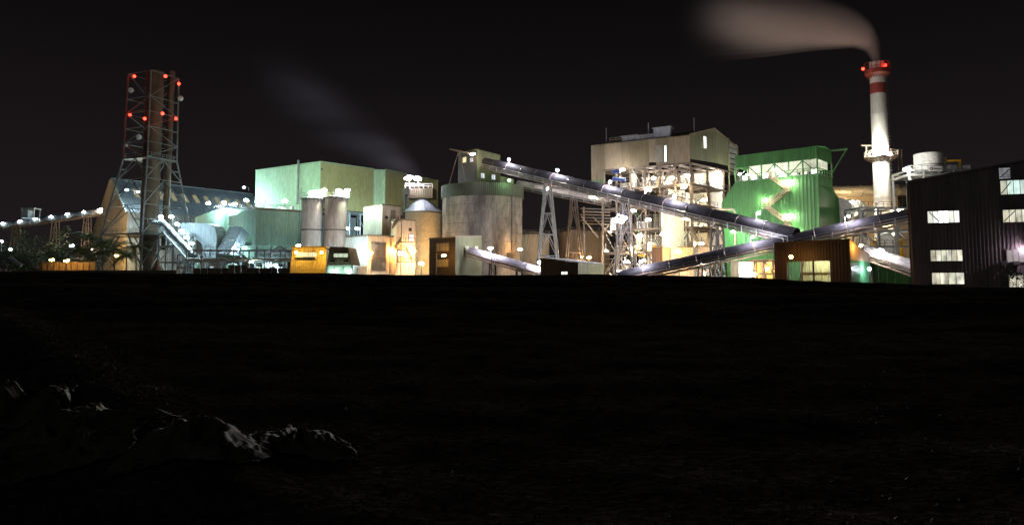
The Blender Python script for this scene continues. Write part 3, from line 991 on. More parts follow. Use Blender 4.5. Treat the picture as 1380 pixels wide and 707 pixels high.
# ================================================================== BIG MINT BUILDING
C = G(430.5, 232, 290)
zF = Z(218, 232)
La = G(343, YZ(230, zF), 290)
Ra = G(503, 247, 290)
t = thing('boiler_building', 'big windowless mint building with a long pale green corner', 'building', C)
n = 5
for i in range(n):
    A, B = La.lerp(C, i / n), La.lerp(C, (i + .998) / n)
    wall(t, A, B, 20.0, zF, zF, M_mint, 0.9, 0.05, 'wall_panel')
M_mint_warmlit = mat('warm_lit_mint_cladding', (0.46, 0.45, 0.22), 0.5, var=0.16, streak=8, scale=0.5)  # same mint cladding, with warm lamplight mixed into the colour
for i in range(4):
    A, B = C.lerp(Ra, i / 4), C.lerp(Ra, (i + .998) / 4)
    wall(t, A, B, Z(284, 240), zF + .05, zF + .05, M_mint_warmlit, 0.9, 0.05, 'wall_panel')
lvF = La - C
Rb_ = Ra + (Ra - C).normalized() * 2.8 - lvF.normalized() * 2.2
wall(t, Ra, Rb_, Z(284, 240), zF, zF, M_mint, 0.9, 0.05, 'wall_return')
Rc = G(590, 275, 290)
for i in range(3):
    wall(t, Rb_.lerp(Rc, i / 3), Rb_.lerp(Rc, (i + .998) / 3), Z(284, 240), zF, zF, M_mint_warmlit, 0.9, 0.05, 'wall_panel')
back = La + (Ra - C) * 1.3
poly('roof', [up(p, zF - .1) for p in (La, C, Ra, Rb_, Rc, back)], M_greyblue, t, off=Vector((0, 0, -.3)))
for a, b in ((La, C), (C, Ra), (Rb_, Rc)):
    bar('parapet_trim', up(a, zF + .08), up(b, zF + .08), 0.14, M_mint, t)
bar('corner_trim', up(C, 20) + Vector((0, -.1, 0)), up(C, zF) + Vector((0, -.1, 0)), 0.13, M_mint, t)
pp_ = hit(401, 250, La, C) - Vector((-.3, .7, 0))
tube('vent_pipe', [up(pp_, zF - 13), up(pp_, zF - 2), up(pp_, zF + 1.4)], 0.35, M_steel, t, 10)
lathe('roof_vent', up(hit(434, 226, C, Ra), 0) - Vector((0, .3, 0)), [(.3, zF - 2.6), (.3, zF - 2.2), (.1, zF - 2)], M_dksteel, t, 10)
# open lower frame seen right of the silos
rq = random.Random(31)
steel_frame(t, C + (Ra - C) * 0.15, (Ra - C).normalized(), (La - C).normalized(), 4, 1, (Ra - C).length * .2, 6, [7, 12, 17, Z(286, 240)], M_greyblue, 0.2, 0.6, M_steel, rq)
wall(t, C + lvF * .25, Ra + lvF * .25, 0, 26, 26, M_greyblue, 1, .06, 'inner_wall')
for i, (px, py) in enumerate(((468, 308), (481.5, 308))):
    p = P(px, py, 233)
    lamp(p, COOL, 0.9, ['cold lamp glowing beside the right silo', 'cold lamp in the open steel left of the white tower block'][i], 'lamps in the open lower frame', 0.55, p + Vector((0, .6, 2.2)))

# twin floodlights on the head of the bin
# ================================================================== TWO STAINED SILOS
for k, (x0, x1, ptp, pbt) in enumerate(((406, 434, 268, 333), (437, 466.5, 266.5, 334))):
    Y_ = 190
    c = G((x0 + x1) / 2, Y_)
    r_ = (x1 - x0) / 2 / 1000 * Y_ 
    z1, z0 = Z(ptp, Y_ - r_), Z(pbt, Y_)
    t = thing('ash_silo', ['pale stained steel silo, the left one of the pair', 'darker rust-streaked steel silo, the right one of the pair'][k], 'silo', c, 'pair of steel silos')
    mm = M_silo if k == 0 else mat('rust_streaked_silo', (0.42, 0.32, 0.27), 0.65, var=0.55, streak=7, scale=0.55, fine=0.2)
    zr = z0 + (z1 - z0) * .36
    lathe('shell', c, [(r_, z0 - 8), (r_, zr)], mm, t, 40)
    lathe('upper_shell', c, [(r_ * 1.005, zr + .02), (r_ * 1.005, z1)], mm, t, 40)
    lathe('ring', c, [(r_, zr - .15), (r_ + .16, zr - .15), (r_ + .16, zr + .15), (r_, zr + .15)], M_dksteel, t, 40, False)
    lathe('top_cone', c, [(r_ + .2, z1), (r_ + .2, z1 + .25), (.4, z1 + 1.0)], M_dksteel, t, 40)
    ring_platform(t, c, z1 + .2, r_ * .9, r_ + .5, M_steel, 1.2, 16, .15)
    for a in range(8):
        an = a * math.pi / 4
        bar('leg', up(c, 0) + Vector((r_ * .9 * math.cos(an), r_ * .9 * math.sin(an), 0)), up(c, z0) + Vector((r_ * .9 * math.cos(an), r_ * .9 * math.sin(an), 0)), .25, M_dksteel, t)
    lx2 = c + Vector((-r_ - .35, -.4, 0))
    for dx in (0, .45):
        bar('ladder_stile', up(lx2, z0) + Vector((dx - .2, 0, 0)), up(lx2, z1 + 3.2) + Vector((dx - .2, 0, 0)), .05, M_dksteel, t)
    for i in range(int((z1 - z0) / .6)):
        bar('rung', up(lx2, z0 + i * .6) + Vector((-.2, 0, 0)), up(lx2, z0 + i * .6) + Vector((.25, 0, 0)), .03, M_dksteel, t)
    box('bin_filter', up(c, z1 + .8) + Vector((.6, .4, 0)), (1.4, 1.4, 1.7), M_whitepaint, t)
for i, (px, py) in enumerate(((419, 260), (431.5, 257.5), (437, 256.5), (457, 257), (468, 256.5))):
    p = P(px, py, 188.5 if i < 2 else 188)
    lamp(p, MINTL if i < 2 or i == 4 else (1.0, .93, .75), (1.2, 1.3, 1.3, 1.6, 3.4)[i], ['white lamp alone above the left silo', 'white lamp above the right rim of the left silo', 'white lamp above the left rim of the right silo', 'white lamp above the middle of the right silo', 'white lamp at the outer right rim of the right silo'][i], 'silo top lamps', 0.5, p + Vector((0, .3, -2.6)))

# ================================================================== YELLOW-LIT TRUCK SHEDS
Y_ = 160
t = thing('loading_shed', 'yellow-lit ribbed loading shed with sloping front and a window strip', 'shed', G(415, Y_))
a, b = up(G(389, Y_ - 1), 0), up(G(440.5, Y_ - 1), 0)
z1 = Z(333, Y_)
ta, tb = up(G(394, Y_ + 1), z1), up(G(440.5, Y_ + 1), z1)
corr('front_wall', a, b, tb, ta, M_tan2, t, 0.45, .06)
corr('side_wall', a, a + Vector((0, 10, 0)), ta + Vector((0, 8, 0)), ta, M_tan2, t, .45)
poly('roof', [ta, tb, tb + Vector((0, 8, 0)), ta + Vector((0, 8, 0))], M_brown, t, .2)
bar('eave', ta + Vector((0, -.2, .1)), tb + Vector((0, -.2, .1)), .15, M_brown, t)
M_pale = glow('pale_window_glow', (0.85, 1.0, 0.72), 0.55, 0.3)
M_dimw = glow('dim_window_glow', (1.0, 0.93, 0.6), 0.35, 0.4)
window_at(t, P(399, 343, Y_ - .35), P(427, 343, Y_ - .35), Z(346, Y_), Z(340, Y_), M_pale, M_tan, 5, .2, .1)
p = P(402.5, 331, 164)
lamp(p, WHITE, 1.4, 'white lamp on the left roof corner of the yellow-lit shed', 'loading shed lamps', .4, up(p, Z(333, 164)))
t = thing('loading_booth', 'tapered ribbed loading booth with glazed front lit by two lamps', 'shed', G(458, Y_ - 2))
Y2 = Y_ - 3
q0, q1 = P(440, 357, Y2), P(475, 357, Y2)
s0, s1 = P(444.5, 333.5, Y2), P(469, 334, Y2)
corr('front_wall', q0, q1, s1, s0, M_tan2, t, .45, .06)
dv = Vector((0, 8, 0))
corr('side_wall', q1, q1 + dv, s1 + dv, s1, M_tan, t, .45)
corr('side_wall', q0, q0 + dv, s0 + dv, s0, M_tan, t, .45)
poly('roof', [s0, s1, s1 + dv, s0 + dv], M_tan, t, .2)
for px in (440.5, 474.5):
    for d_ in (0, 8):
        bar('post', G(px, Y2 + d_), P(px, 357, Y2 + d_), .18, M_dksteel, t)
M_booth = mat('booth_glass', (0.35, 0.45, 0.40), 0.2, var=.1, spec=.8)
window_at(t, up(G(441, Y2), 0), up(G(474, Y2), 0), .4, Z(357.5, Y2), M_booth, M_steel, 3, .2, .14, 'glazed_front')
window_at(t, P(450, 344, Y2 - .05), P(469, 344, Y2 - .05), Z(346.5, Y2), Z(341.5, Y2), M_pale, M_tan, 3)
for x0 in (445.5, 464):
    window_at(t, P(x0, 351, Y2 - .05), P(x0 + 6, 351, Y2 - .05), Z(353, Y2), Z(350, Y2), M_glassdk, M_tan, 1)
for i, (px, py, col, s_, dz) in enumerate(((399, 340, (1.0, .55, .06), .34, .8), (433.5, 340, (1.0, .55, .06), .34, .8))):
    p = P(px, py, Y_ - 2.0)
    lamp(p, col, s_, ['orange lamp at the left end of the yellow-lit loading shed', 'orange lamp at the right end of the yellow-lit loading shed'][i], 'loading shed lamps', .3, p + Vector((0, 1.7, .5)))
for i, (px, py) in enumerate(((449, 365.5), (469, 366))):
    p = P(px, py, Y2 - 1.2)
    lamp(p, MINTL, .09, ['white lamp low at the left of the glazed booth front', 'white lamp low at the right of the glazed booth front'][i], 'booth front lamps', .32, p + Vector((0, 1.0, .6)))

# ================================================================== CREAM PLANT BLOCK
t = thing('process_block', 'stepped cream block with a tall dark doorway beside the conical bin', 'building', G(510, 188))
def block(xL, xC, xR, yC, py_top, py_bot, mL, mR, dL, dR, pitch=.8):
    A, Cc, B = G(xL, yC + dL), G(xC, yC), G(xR, yC + dR)
    z1 = Z(py_top, yC)
    z0 = 0 if py_bot is None else Z(py_bot, yC)
    wall(t, A, Cc, z0, z1, z1, mL, pitch, .05, 'wall')
    wall(t, Cc, B, z0, z1, z1, mR, pitch, .05, 'wall')
    D_ = A + (B - Cc)
    poly('roof', [up(p, z1) for p in (A, Cc, B, D_)], M_tan, t, off=Vector((0, 0, -.25)))
    wall(t, D_, B, z0, z1, z1, mR, 2, .05, 'wall')
    for a_, b_ in ((A, Cc), (Cc, B)):
        bar('coping', up(a_, z1 + .06), up(b_, z1 + .06), .13, M_tan, t)
    return A, Cc, B, z1
uA, uC, uB, uz = block(489, 514.5, 539, 192, 275.5, None, M_white, M_beige, 6, 5)
lA, lC, lB, lz = block(464, 495, 535, 184, 317, None, M_white, M_beige, 6, 6)
mA, mC, mB, mz = block(527, 534, 560, 188, 295.5, None, M_beige, M_beige, 3, 4)
# doorway, windows, door landings
dr = window(t, lC, lB, 501, 327, 519, 364, M_glassdk, M_brown, 2, .18, .18, 'doorway', 2)
for w_ in ((519, 291.5, 522, 294.5),):
    window(t, uC, uB, *w_, M_glassdk, M_brown, 1)
window(t, uC, uB, 527, 284, 532, 297, mat('steel_door', (.25, .22, .18), .5), M_brown, 1, name='door')
window(t, mC, mB, 551, 307.5, 554, 311, M_glassdk, M_brown, 1)
M_ww = glow('white_window_glow', (0.92, 0.96, 1.0), 1.5, .3)
window(t, mC, mB, 551, 316, 557, 325, M_ww, M_brown, 2, rows=2)
window(t, mC, mB, 535.5, 337, 543, 345, M_ww, M_brown, 2)
def stair(parent, a, b, wdt, m, n=10):
    a, b = Vector(a), Vector(b)
    h = (b - a); h.z = 0
    sd = Vector((-h.y, h.x, 0)).normalized()
    if sd.y > 0: sd = -sd
    for s_ in (0, wdt):
        bar('stringer', a + sd * s_, b + sd * s_, .1, m, parent, 'box', .05)
        bar('handrail', a + sd * s_ + Vector((0, 0, 1)), b + sd * s_ + Vector((0, 0, 1)), .05, m, parent)
        bar('handrail', a + sd * s_ + Vector((0, 0, .55)), b + sd * s_ + Vector((0, 0, .55)), .04, m, parent)
        for i in range(0, n + 1, 2):
            p = a.lerp(b, i / n) + sd * s_
            bar('rail_post', p, p + Vector((0, 0, 1)), .04, m, parent)
    for i in range(n):
        p = a.lerp(b, (i + .5) / n)
        bar('tread', p, p + sd * wdt, .13, m, parent, 'box', .03)
st = thing('access_stair', 'thin steel zigzag stair and landings on the cream block', 'stair', G(538, 184))
fz = 187.0
for (x0, y0, x1, y1) in ((538, 297, 529, 308), (540, 326, 532, 337), (547, 336, 556, 353)):
    stair(st, P(x1, y1, fz), P(x0, y0, fz), .9, M_brsteel, 9)
for (x0, x1, y0) in ((526, 541, 297.5), (534, 560, 326), (531, 548, 337), (536, 558, 353)):
    a, b = P(x0, y0, fz), P(x1, y0, fz)
    bar('landing', a, b, .6, M_brsteel, st, 'box', .08)
    handrail(st, [a + Vector((0, -.7, 0)), b + Vector((0, -.7, 0))], M_brsteel, 1.1, 1.2)
for px in (526, 541, 560):
    bar('post', G(px, fz - .6), P(px, 297 if px < 550 else 326, fz - .6), .09, M_brsteel, st)
for i, (px, py) in enumerate(((497.5, 341), (526, 337), (555.6, 338))):
    p = hit(px, py, lC, lB) + facing(lC, lB) * .9 if i < 2 else P(px + 2, py, 189.5)
    lamp(p, SODIUM, (.8, .8, 1.6)[i], ['orange lamp at the left of the tall dark doorway', 'orange lamp at the right of the tall dark doorway', 'orange lamp at the foot of the conical bin'][i], 'orange lamps of the cream block', .38, p + (facing(lC, lB) * -.8 if i < 2 else Vector((.2, 1.2, 0))) + Vector((0, 0, .6)))
p = P(470, 343, 178)
lamp(p, COOL, 1.5, 'added cold lamp hidden behind the glazed booth roof, lighting the white walls', 'lamps in the open lower frame', .4, up(p, 0))  # lamp added out of sight to brighten the left faces of the cream block
p = P(568, 355, 186)
lamp(p, WARM, 1.4, 'white lamp low in front of the conical bin', 'orange lamps of the cream block', .45, up(p, 0))
# lean-to and coarse stacked crates in front
t = thing('lean_to', 'small cream lean-to at the left foot of the cream block', 'shed', G(486, 178))
A, B = G(476, 178), G(484, 176)
zz = Z(360, 178)
wall(t, A, B, 0, zz, zz, M_white, .5)
Bq = G(495, 179)
wall(t, B, Bq, 0, zz, zz + .5, M_beige, .5)
poly('roof', [up(A, zz + .1), up(B, zz + .1), up(Bq, zz + .6), up(A + (Bq - B), zz + .6)], M_tan, t, off=Vector((0, 0, .12)))

# ================================================================== CONICAL BIN
Y_ = 207
c = G(569, Y_)
r_ = 26.5 / 1000 * Y_ * 1.0
t = thing('conical_bin', 'cream round bin with a grey conical roof', 'silo', c)
ze_ = Z(284, Y_ - r_)
za_ = Z(267, Y_)
lathe('shell', c, [(r_, 0), (r_, ze_ - 2.5)], M_creampaint, t, 48)
lathe('upper_ring', c, [(r_ + .05, ze_ - 2.48), (r_ + .05, ze_)], M_creampaint, t, 48)
n = 24
for k in range(n):
    a0, a1 = 2 * math.pi * k / n, 2 * math.pi * (k + .97) / n
    ro = r_ + .35
    vs4 = [c + Vector((ro * math.cos(a0), ro * math.sin(a0), ze_ - .05)), c + Vector((ro * math.cos(a1), ro * math.sin(a1), ze_ - .05)), c + Vector((.9 * math.cos(a1), .9 * math.sin(a1), za_)), c + Vector((.9 * math.cos(a0), .9 * math.sin(a0), za_))]
    poly('roof_panel', vs4, M_greyblue, t, .1)
lathe('eave_ring', c, [(r_, ze_ - .35), (r_ + .3, ze_ - .35), (r_ + .3, ze_ - .1), (r_, ze_ - .1)], M_tan, t, 48, False)
t = thing('bin_head_house', 'beige head house on top of the conical bin', 'cabin', up(c, za_))
hA, hB = G(546, Y_ - 2, 262), G(583, Y_ - 2, 262)
zh0, zh1 = Z(267, Y_ - 2), Z(254.5, Y_ - 2)
wall(t, hA, hB, zh0, zh1, zh1, M_tan2, .6)
wall(t, hB, hB + Vector((0.6, 4, 0)), zh0, zh1, zh1, M_tan2, .6)
wall(t, hA, hA + Vector((0.6, 4, 0)), zh0, zh1, zh1, M_tan2, .6)
poly('roof', [up(p, zh1) for p in (hA, hB, hB + Vector((.6, 4, 0)), hA + Vector((.6, 4, 0)))], M_tan, t, off=Vector((0, 0, .15)))
poly('floor', [up(p, zh0) for p in (hA, hB, hB + Vector((.6, 4, 0)), hA + Vector((.6, 4, 0)))], M_tan, t, off=Vector((0, 0, .2)))
handrail(t, [up(hA, zh1 + .15), up(hB, zh1 + .15)], M_whitepaint, 1.3, 1.2, .07)
be = G(544, Y_ - 3)
t = thing('bucket_elevator', 'dark vertical bucket elevator left of the conical bin', 'elevator', be)
box('casing', be, (.8, .8, Z(258, 204)), M_dksteel, t)
box('casing', be + Vector((1.1, 0, 0)), (.5, .8, Z(262, 204)), M_dksteel, t)
box('head', up(be, Z(262, 204)) + Vector((.5, 0, 0)), (2.0, 1.2, 1.6), M_dksteel, t)
for i in range(12):
    box('flange', up(be, 4 + i * 2), (1.0, 1.0, .12), M_dksteel, t)
for i, (px, py) in enumerate(((551, 239.5), (563, 241))):
    p = P(px, py, Y_ - 3)
    lamp(p, VIOLET, 1.1, ['brightest violet-white floodlight above the conical bin, the left of two', 'brightest violet-white floodlight above the conical bin, the right of two'][i], 'twin floodlights above the bin', .95, up(p, zh1 + .15) + Vector((0, .8, 0)))

# ================================================================== CONCRETE SILO
Y_ = 197
c = G(650, Y_)
r_ = 54 / 1000 * (Y_ - 1)
zt = Z(262, Y_ - r_)
t = thing('concrete_silo', 'huge stained round concrete silo with a green metal roof', 'silo', c)
nl = 11
for i in range(nl):
    z0, z1 = zt * i / nl, zt * (i + 1) / nl
    dr_ = .02 * ((i * 3) % 4)
    lathe('concrete_lift', c, [(r_ + dr_, z0 + .03), (r_ + dr_, z1 - .03), (r_ - .03, z1)], M_concrete, t, 72)
zr1 = Z(246, Y_ - r_)
n = 132
v, f = [], []
for k in range(n * 2):
    a = 2 * math.pi * k / (n * 2)
    rr = r_ + .32 + (.09 if k % 2 else 0)
    v.append(c + Vector((rr * math.cos(a), rr * math.sin(a), zt - .2)))
    v.append(c + Vector((rr * math.cos(a), rr * math.sin(a), zr1)))
for k in range(n * 2):
    q = (k + 1) % (n * 2)
    f.append((2 * k, 2 * q, 2 * q + 1, 2 * k + 1))
M_bandgreen = mat('olive_green_band', (0.055, 0.065, 0.04), 0.55, var=0.3, streak=8, scale=0.6)
mesh('roof_skirt', v, f, M_bandgreen, t)
for k in range(24):
    a0, a1 = 2 * math.pi * k / 24, 2 * math.pi * (k + .98) / 24
    ro = r_ + .5
    poly('roof_panel', [c + Vector((ro * math.cos(a0), ro * math.sin(a0), zr1)), c + Vector((ro * math.cos(a1), ro * math.sin(a1), zr1)), c + Vector((.5 * math.cos(a1), .5 * math.sin(a1), zr1 + 1.8)), c + Vector((.5 * math.cos(a0), .5 * math.sin(a0), zr1 + 1.8))], M_bandgreen, t, .08)
bar('drain_pipe', P(690, 262, Y_ - r_ * .7 - .2), P(690, 345, Y_ - r_ * .7 - .2), .12, M_dksteel, t, 'rod')
bx = P(687, 346, Y_ - r_ * .74)
box('switch_cabinet', up(bx, Z(356, 187)), (2.2, 1.0, 3.0), M_dksteel, t)
handrail(t, [P(679, 350, 186), P(702, 350, 186)], M_brsteel)

# head house on the silo
C0 = G(643, 190, 240)
A0, B0 = G(617.5, 196, 240), G(674, 197, 240)
z0, z1 = zr1 + .2, Z(201, 190)
t = thing('silo_head_house', 'green and dark head house on the concrete silo where the conveyor enters', 'cabin', up(C0, z0))
zA = Z(207, 196)
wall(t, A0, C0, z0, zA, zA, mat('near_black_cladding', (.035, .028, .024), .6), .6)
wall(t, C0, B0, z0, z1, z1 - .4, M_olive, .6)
Dd = A0 + (B0 - C0)
wall(t, B0, Dd, z0, z1 - .4, z1 - .4, M_olive, .8)
poly('roof', [up(A0, zA), up(C0, zA), up(B0, z1 - .4), up(Dd, z1 - .4)], M_olive, t, off=Vector((0, 0, .12)))
wall(t, C0, C0 + (A0 - C0) * .02, zA, z1, z1, M_olive)
M_yw = glow('yellow_window_glow', (1.0, 0.85, 0.42), 0.75, .25)
M_bw = glow('blueish_window_glow', (0.85, 0.92, 1.0), 0.7, .35)
M_dw2 = glow('pinkish_window_glow', (1.0, 0.7, 0.5), 0.14, .4)
window(t, A0, C0, 624, 212, 629, 219, M_yw, M_brown, 1)
window(t, A0, C0, 634, 213, 638, 218, M_bw, M_brown, 2, rows=2)
window(t, C0, B0, 647.5, 233.5, 652.5, 240, M_bw, M_brown, 2)
window(t, C0, B0, 662, 235.5, 667, 242, M_bw, M_brown, 2)
window(t, C0, B0, 650, 212, 653.5, 215.5, M_dw2, M_brown, 1)
window(t, C0, B0, 661, 213, 665, 217, M_dw2, M_brown, 1)
# annex on the roof to the right
A1, B1 = G(674, 191, 245), G(693, 193, 245)
wall(t, A1, B1, z0, Z(237, 191), Z(240, 191), M_olive, .6, name='annex_wall')
# boom with stays
t = thing('lifting_boom', 'slender lifting boom with two stays left of the silo head house', 'boom', P(618, 246, 190))
e0, e1 = P(606, 201, 190), P(640, 208, 189)
bar('boom', e0, e1, .2, M_brsteel, t)
bar('stay', P(618, 203.5, 190), P(605, 249, 190), .06, M_brsteel, t)
bar('stay', P(619, 203.5, 190), P(628, 248, 190), .06, M_brsteel, t)
p = P(637, 207.5, 188)
lamp(p, WARM, .3, 'warm floodlight at the tip of the lifting boom on the silo head house', 'head house lamps', .45, p + Vector((.8, 1.2, .3)))
p = P(686, 243, 186.5)
lamp(p, (0.5, 1.0, 0.55), .16, 'small green-white lamp at the right rim of the silo roof', 'head house lamps', .28, p + Vector((.6, .6, -.5)))

# ================================================================== DARK SHED with orange lamp, lower centre
Y_ = 150
t = thing('conveyor_shed', 'dark and green ribbed shed from which a conveyor comes down', 'shed', G(614, Y_))
A, Cc, B = G(578.5, Y_ + 2), G(614, Y_ - 4), G(649, Y_ + 8)
z1 = Z(321.5, Y_)
z2 = Z(318, Y_ + 6)
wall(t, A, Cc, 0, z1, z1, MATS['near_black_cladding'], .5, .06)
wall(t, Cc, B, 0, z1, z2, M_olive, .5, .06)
D_ = A + (B - Cc)
poly('roof', [up(A, z1 + .1), up(Cc, z1 + .1), up(B, z2 + .1), up(D_, z2 + .1)], M_tan3, t, off=Vector((0, 0, .15)))
bar('eave', up(A, z1 + .1) + Vector((0, -.2, 0)), up(Cc, z1 + .1) + Vector((0, -.2, 0)), .12, M_tan, t)
bar('verge', up(Cc, z1 + .1), up(B, z2 + .1), .12, M_tan, t)
M_shedpane = mat('dusty_window_glass', (0.30, 0.27, 0.18), .3, var=.3)
window(t, A, Cc, 589, 328, 605, 338, M_shedpane, M_dark, 4)
window(t, A, Cc, 590, 350, 604.5, 359, M_shedpane, M_dark, 4)
window(t, Cc, B, 626, 332, 631, 337, mat('pale_board', (.45, .45, .36), .6), M_olive, 1, name='hatch')
window(t, Cc, B, 639, 331.5, 644, 336, MATS['pale_board'], M_olive, 1, name='hatch')
p = P(598.5, 344, 143.5)
lamp(p, SODIUM, .28, 'orange lamp on a short pole before the dark shed', 'yard lamps', .34, up(G(588.5, 144), 0))
# conveyor going down right from the shed
t, pt, L = conveyor('conveyor', P(632, 339, 150), P(750, 373, 147), 2.0, 1.9, 'bright-lit conveyor sloping from the dark shed down to the low shed', hood=mat('pale_hood', (0.35, 0.34, 0.38), .4, .3, var=.3), steel=M_brsteel)
for i, (px, py) in enumerate(((657, 341), (718, 358))):
    p = pt(L * (.24, .8)[i], 1.5, 1.9)
    lamp(p, VIOLET, 1.1, ['white lamp over the upper half of the conveyor below the concrete silo', 'white lamp at the lower end of the conveyor below the concrete silo'][i], 'yard lamps', .36, p + Vector((0, 1.2, -1.5)))
for i, px in enumerate((664, 700)):
    q = (px - 632) / 110
    trestle(P(px, 339 + 31 * q + 6, 150 - 3 * q), .5, 1.0, 'short trestle under the conveyor below the silo, %s' % ['uphill', 'downhill'][i], 'short trestles', M_dksteel, 1.6, 2, .12)
p = P(701, 336, 186)
lamp(p, SODIUM, .55, 'orange lamp at the right foot of the concrete silo', 'yard lamps', .4, p + Vector((0, 0, -5)))
t = thing('utility_pole', 'thin dark pole in front of the concrete silo', 'pole', G(663, 141))
bar('pole', G(663, 141), P(663, 336, 141), .12, M_dksteel, t, 'rod', .12)
bar('cross_arm', P(659, 340, 141), P(667, 340, 141), .08, M_dksteel, t)

# low shed in the middle
Y_ = 138
t = thing('low_shed', 'low brown ribbed shed with a pale roof and one small lit window', 'shed', G(770, Y_))
A, Cc, B = G(728, Y_ + 0), G(779, Y_ - 6), G(813, Y_ + 2)
z1 = Z(349, Y_); z2 = Z(352, Y_)
wall(t, A, Cc, 0, z1 + .2, z1 - .9, M_brown, .5, .06)
wall(t, Cc, B, 0, z1 - .9, z1 - .9, M_olive, .5, .06)
D_ = A + (B - Cc)
rp_ = [up(A, z1 + .3), up(Cc, z1 - .8), up(B, z1 - .8), up(D_, z1 + .3)]
for i in range(8):
    a_, b_ = rp_[0].lerp(rp_[3], i / 8), rp_[0].lerp(rp_[3], (i + .98) / 8)
    c_, d_ = rp_[1].lerp(rp_[2], (i + .98) / 8), rp_[1].lerp(rp_[2], i / 8)
    poly('roof_sheet', [d_, c_, b_, a_], M_greyblue, t, .08 + .01 * (i % 2))
wall(t, D_, B, 0, z1 + .2, z1 - .9, M_brown, .5)
window(t, A, Cc, 757, 366, 765.5, 369.5, glow('small_window_glow', (.95, 1.0, .8), 1.2), M_dksteel, 2)

# ================================================================== OIL TANKS behind
for k, (px, rpx, py, Y_, m_, lab) in enumerate(((718, 22, 315, 232, M_beige, 'beige round storage tank right of the concrete silo'), (787, 34, 311, 238, mat('brown_tank', (.33, .24, .15), .6, var=.25, streak=4), 'broad brown storage tank behind the second trestle'))):
    c = G(px, Y_)
    r_ = rpx / 1000 * Y_
    z1 = Z(py, Y_ - r_)
    t = thing('storage_tank', lab, 'tank', c)
    for i in range(5):
        lathe('shell_course', c, [(r_ + .02 * (i % 2), z1 * i / 5 + .02), (r_ + .02 * (i % 2), z1 * (i + 1) / 5)], m_, t, 48)
    lathe('tank_roof', c, [(r_ + .15, z1), (r_ * .5, z1 + .8), (.05, z1 + 1.2)], m_, t, 48)
    ring_platform(t, c, z1 - .1, r_ - .1, r_ + .25, M_brsteel, 1.1, 24, .1)
    for dx in (-.25, .25):
        bar('ladder_stile', c + Vector((r_ * .5 + dx, -r_ * .9, 0)), c + Vector((r_ * .5 + dx, -r_ * .9, z1 + 1)), .05, M_brsteel, t)
p = P(794, 347, 190)
lamp(p, SODIUM, 1.3, 'orange lamp before the broad brown tank', 'yard lamps', .42, up(p, 0) )
p = P(784.5, 346, 196)
lamp(p, WARM, .25, 'small warm lamp just left of the orange lamp at the brown tank', 'yard lamps', .28, up(p, 0))

# ================================================================== LONG MAIN CONVEYOR
c10, c11 = P(652, 219, 193), P(1074, 318, 125)
t, pt1, L1 = conveyor('conveyor', c10, c11, 2.9, 2.6, 'long dark covered conveyor descending from the silo head house across the plant', seg=5.5)
def on1(px):
    lo, hi = 0.0, 1.0
    for _ in range(40):
        q = (lo + hi) / 2
        w_ = c10.lerp(c11, q)
        dpx = CX + F * w_.x / (w_.y * CP + (w_.z - ZC) * SP)
        if dpx < px: lo = q
        else: hi = q
    return c10.lerp(c11, q)
for i, (px, py, s_) in enumerate(((702, 226, .9), (763, 241, .9), (833, 258, .95), (920, 276, .95), (1012, 297, .0))):
    if s_ == 0: continue
    w_ = on1(px)
    p = P(px, py, w_.y - .4)
    lamp(p, WHITE, s_, 'starlike white lamp over the long main conveyor, %s from the silo' % ORD[i], 'main conveyor lamps', .42, up(p, w_.z + .4) + Vector((0.2, .7, 0)))
for i, px in enumerate((687, 752, 822, 908)):
    w_ = on1(px)
    p = w_ + Vector((-.2, -1.9, 2.0))
    lamp(p, VIOLET, 1.1, 'half-hidden lamp washing the main conveyor hood, %s from the silo' % ORD[i], 'conveyor hood lamps', .3, p + Vector((0, 1.2, -1.2)))
p = on1(1018) + Vector((0, -1.9, 2.2))
lamp(p, VIOLET, .8, 'lamp washing the lower end of the main conveyor hood', 'conveyor hood lamps', .22, p + Vector((0, 1.2, -1.4)))
for i, (px, hb_) in enumerate(((738, 3.2), (841, 2.5), (966, 1.4))):
    w_ = on1(px)
    trestle(w_ - Vector((0, 0, 1.6)), .5, hb_, 'tall A-shaped trestle under the long main conveyor, %s from the silo' % ORD[i], 'main conveyor trestles', M_steel if i < 1 else M_dksteel, 2.6, 5, .22)
# second, lower conveyor to the boiler house
t, pt2, L2 = conveyor('conveyor', P(698, 249, 200), P(822, 272, 186), 2.4, 2.4, 'warm-lit lower conveyor between the concrete silo and the boiler house', hood=mat('tan_hood', (.33, .29, .25), .45, .2, var=.3), steel=M_brsteel)
for i, (px, py, s_) in enumerate(((738, 254, .35), (800, 266, .7))):
    p = P(px, py, 194 - i * 7)
    lamp(p, WHITE, s_, ['white lamp on the lower conveyor behind the first tall trestle', 'white lamp where the lower conveyor nears the boiler house'][i], 'lower conveyor lamps', .36, p + Vector((0, .9, -1.2)))
trestle(P(773, 268, 191.5), .5, 2.9, 'brown A-shaped trestle under the lower conveyor', 'lower conveyor trestles', M_brsteel, 2.6, 4, .2)
# small pipe bridge in between
t = thing('pipe_bridge', 'stack of thin horizontal pipes between brown trestle and boiler house', 'pipe bridge', G(800, 182))
for i in range(6):
    y0 = 281 + i * 4.0
    tube('pipe', [P(782 + 3 * (i % 2), y0, 184 + (i % 3)), P(822, y0 + 1.2, 180 + (i % 3))], .14 + .06 * (i % 2), [M_dksteel, M_brsteel, M_brsteel][i % 3], t, 8)
for px in (787, 812):
    bar('post', G(px, 183), P(px, 279, 183), .2, M_brsteel, t)
    for i in range(6):
        bar('cross_beam', P(px, 283 + i * 4, 182), P(px, 283 + i * 4, 188), .1, M_brsteel, t)
for (x0, y0, x1, y1) in ((783, 291, 806, 320), (799, 292, 825, 318)):
    bar('brace', P(x0, y0, 182), P(x1, y1, 182), .16, M_brsteel, t)

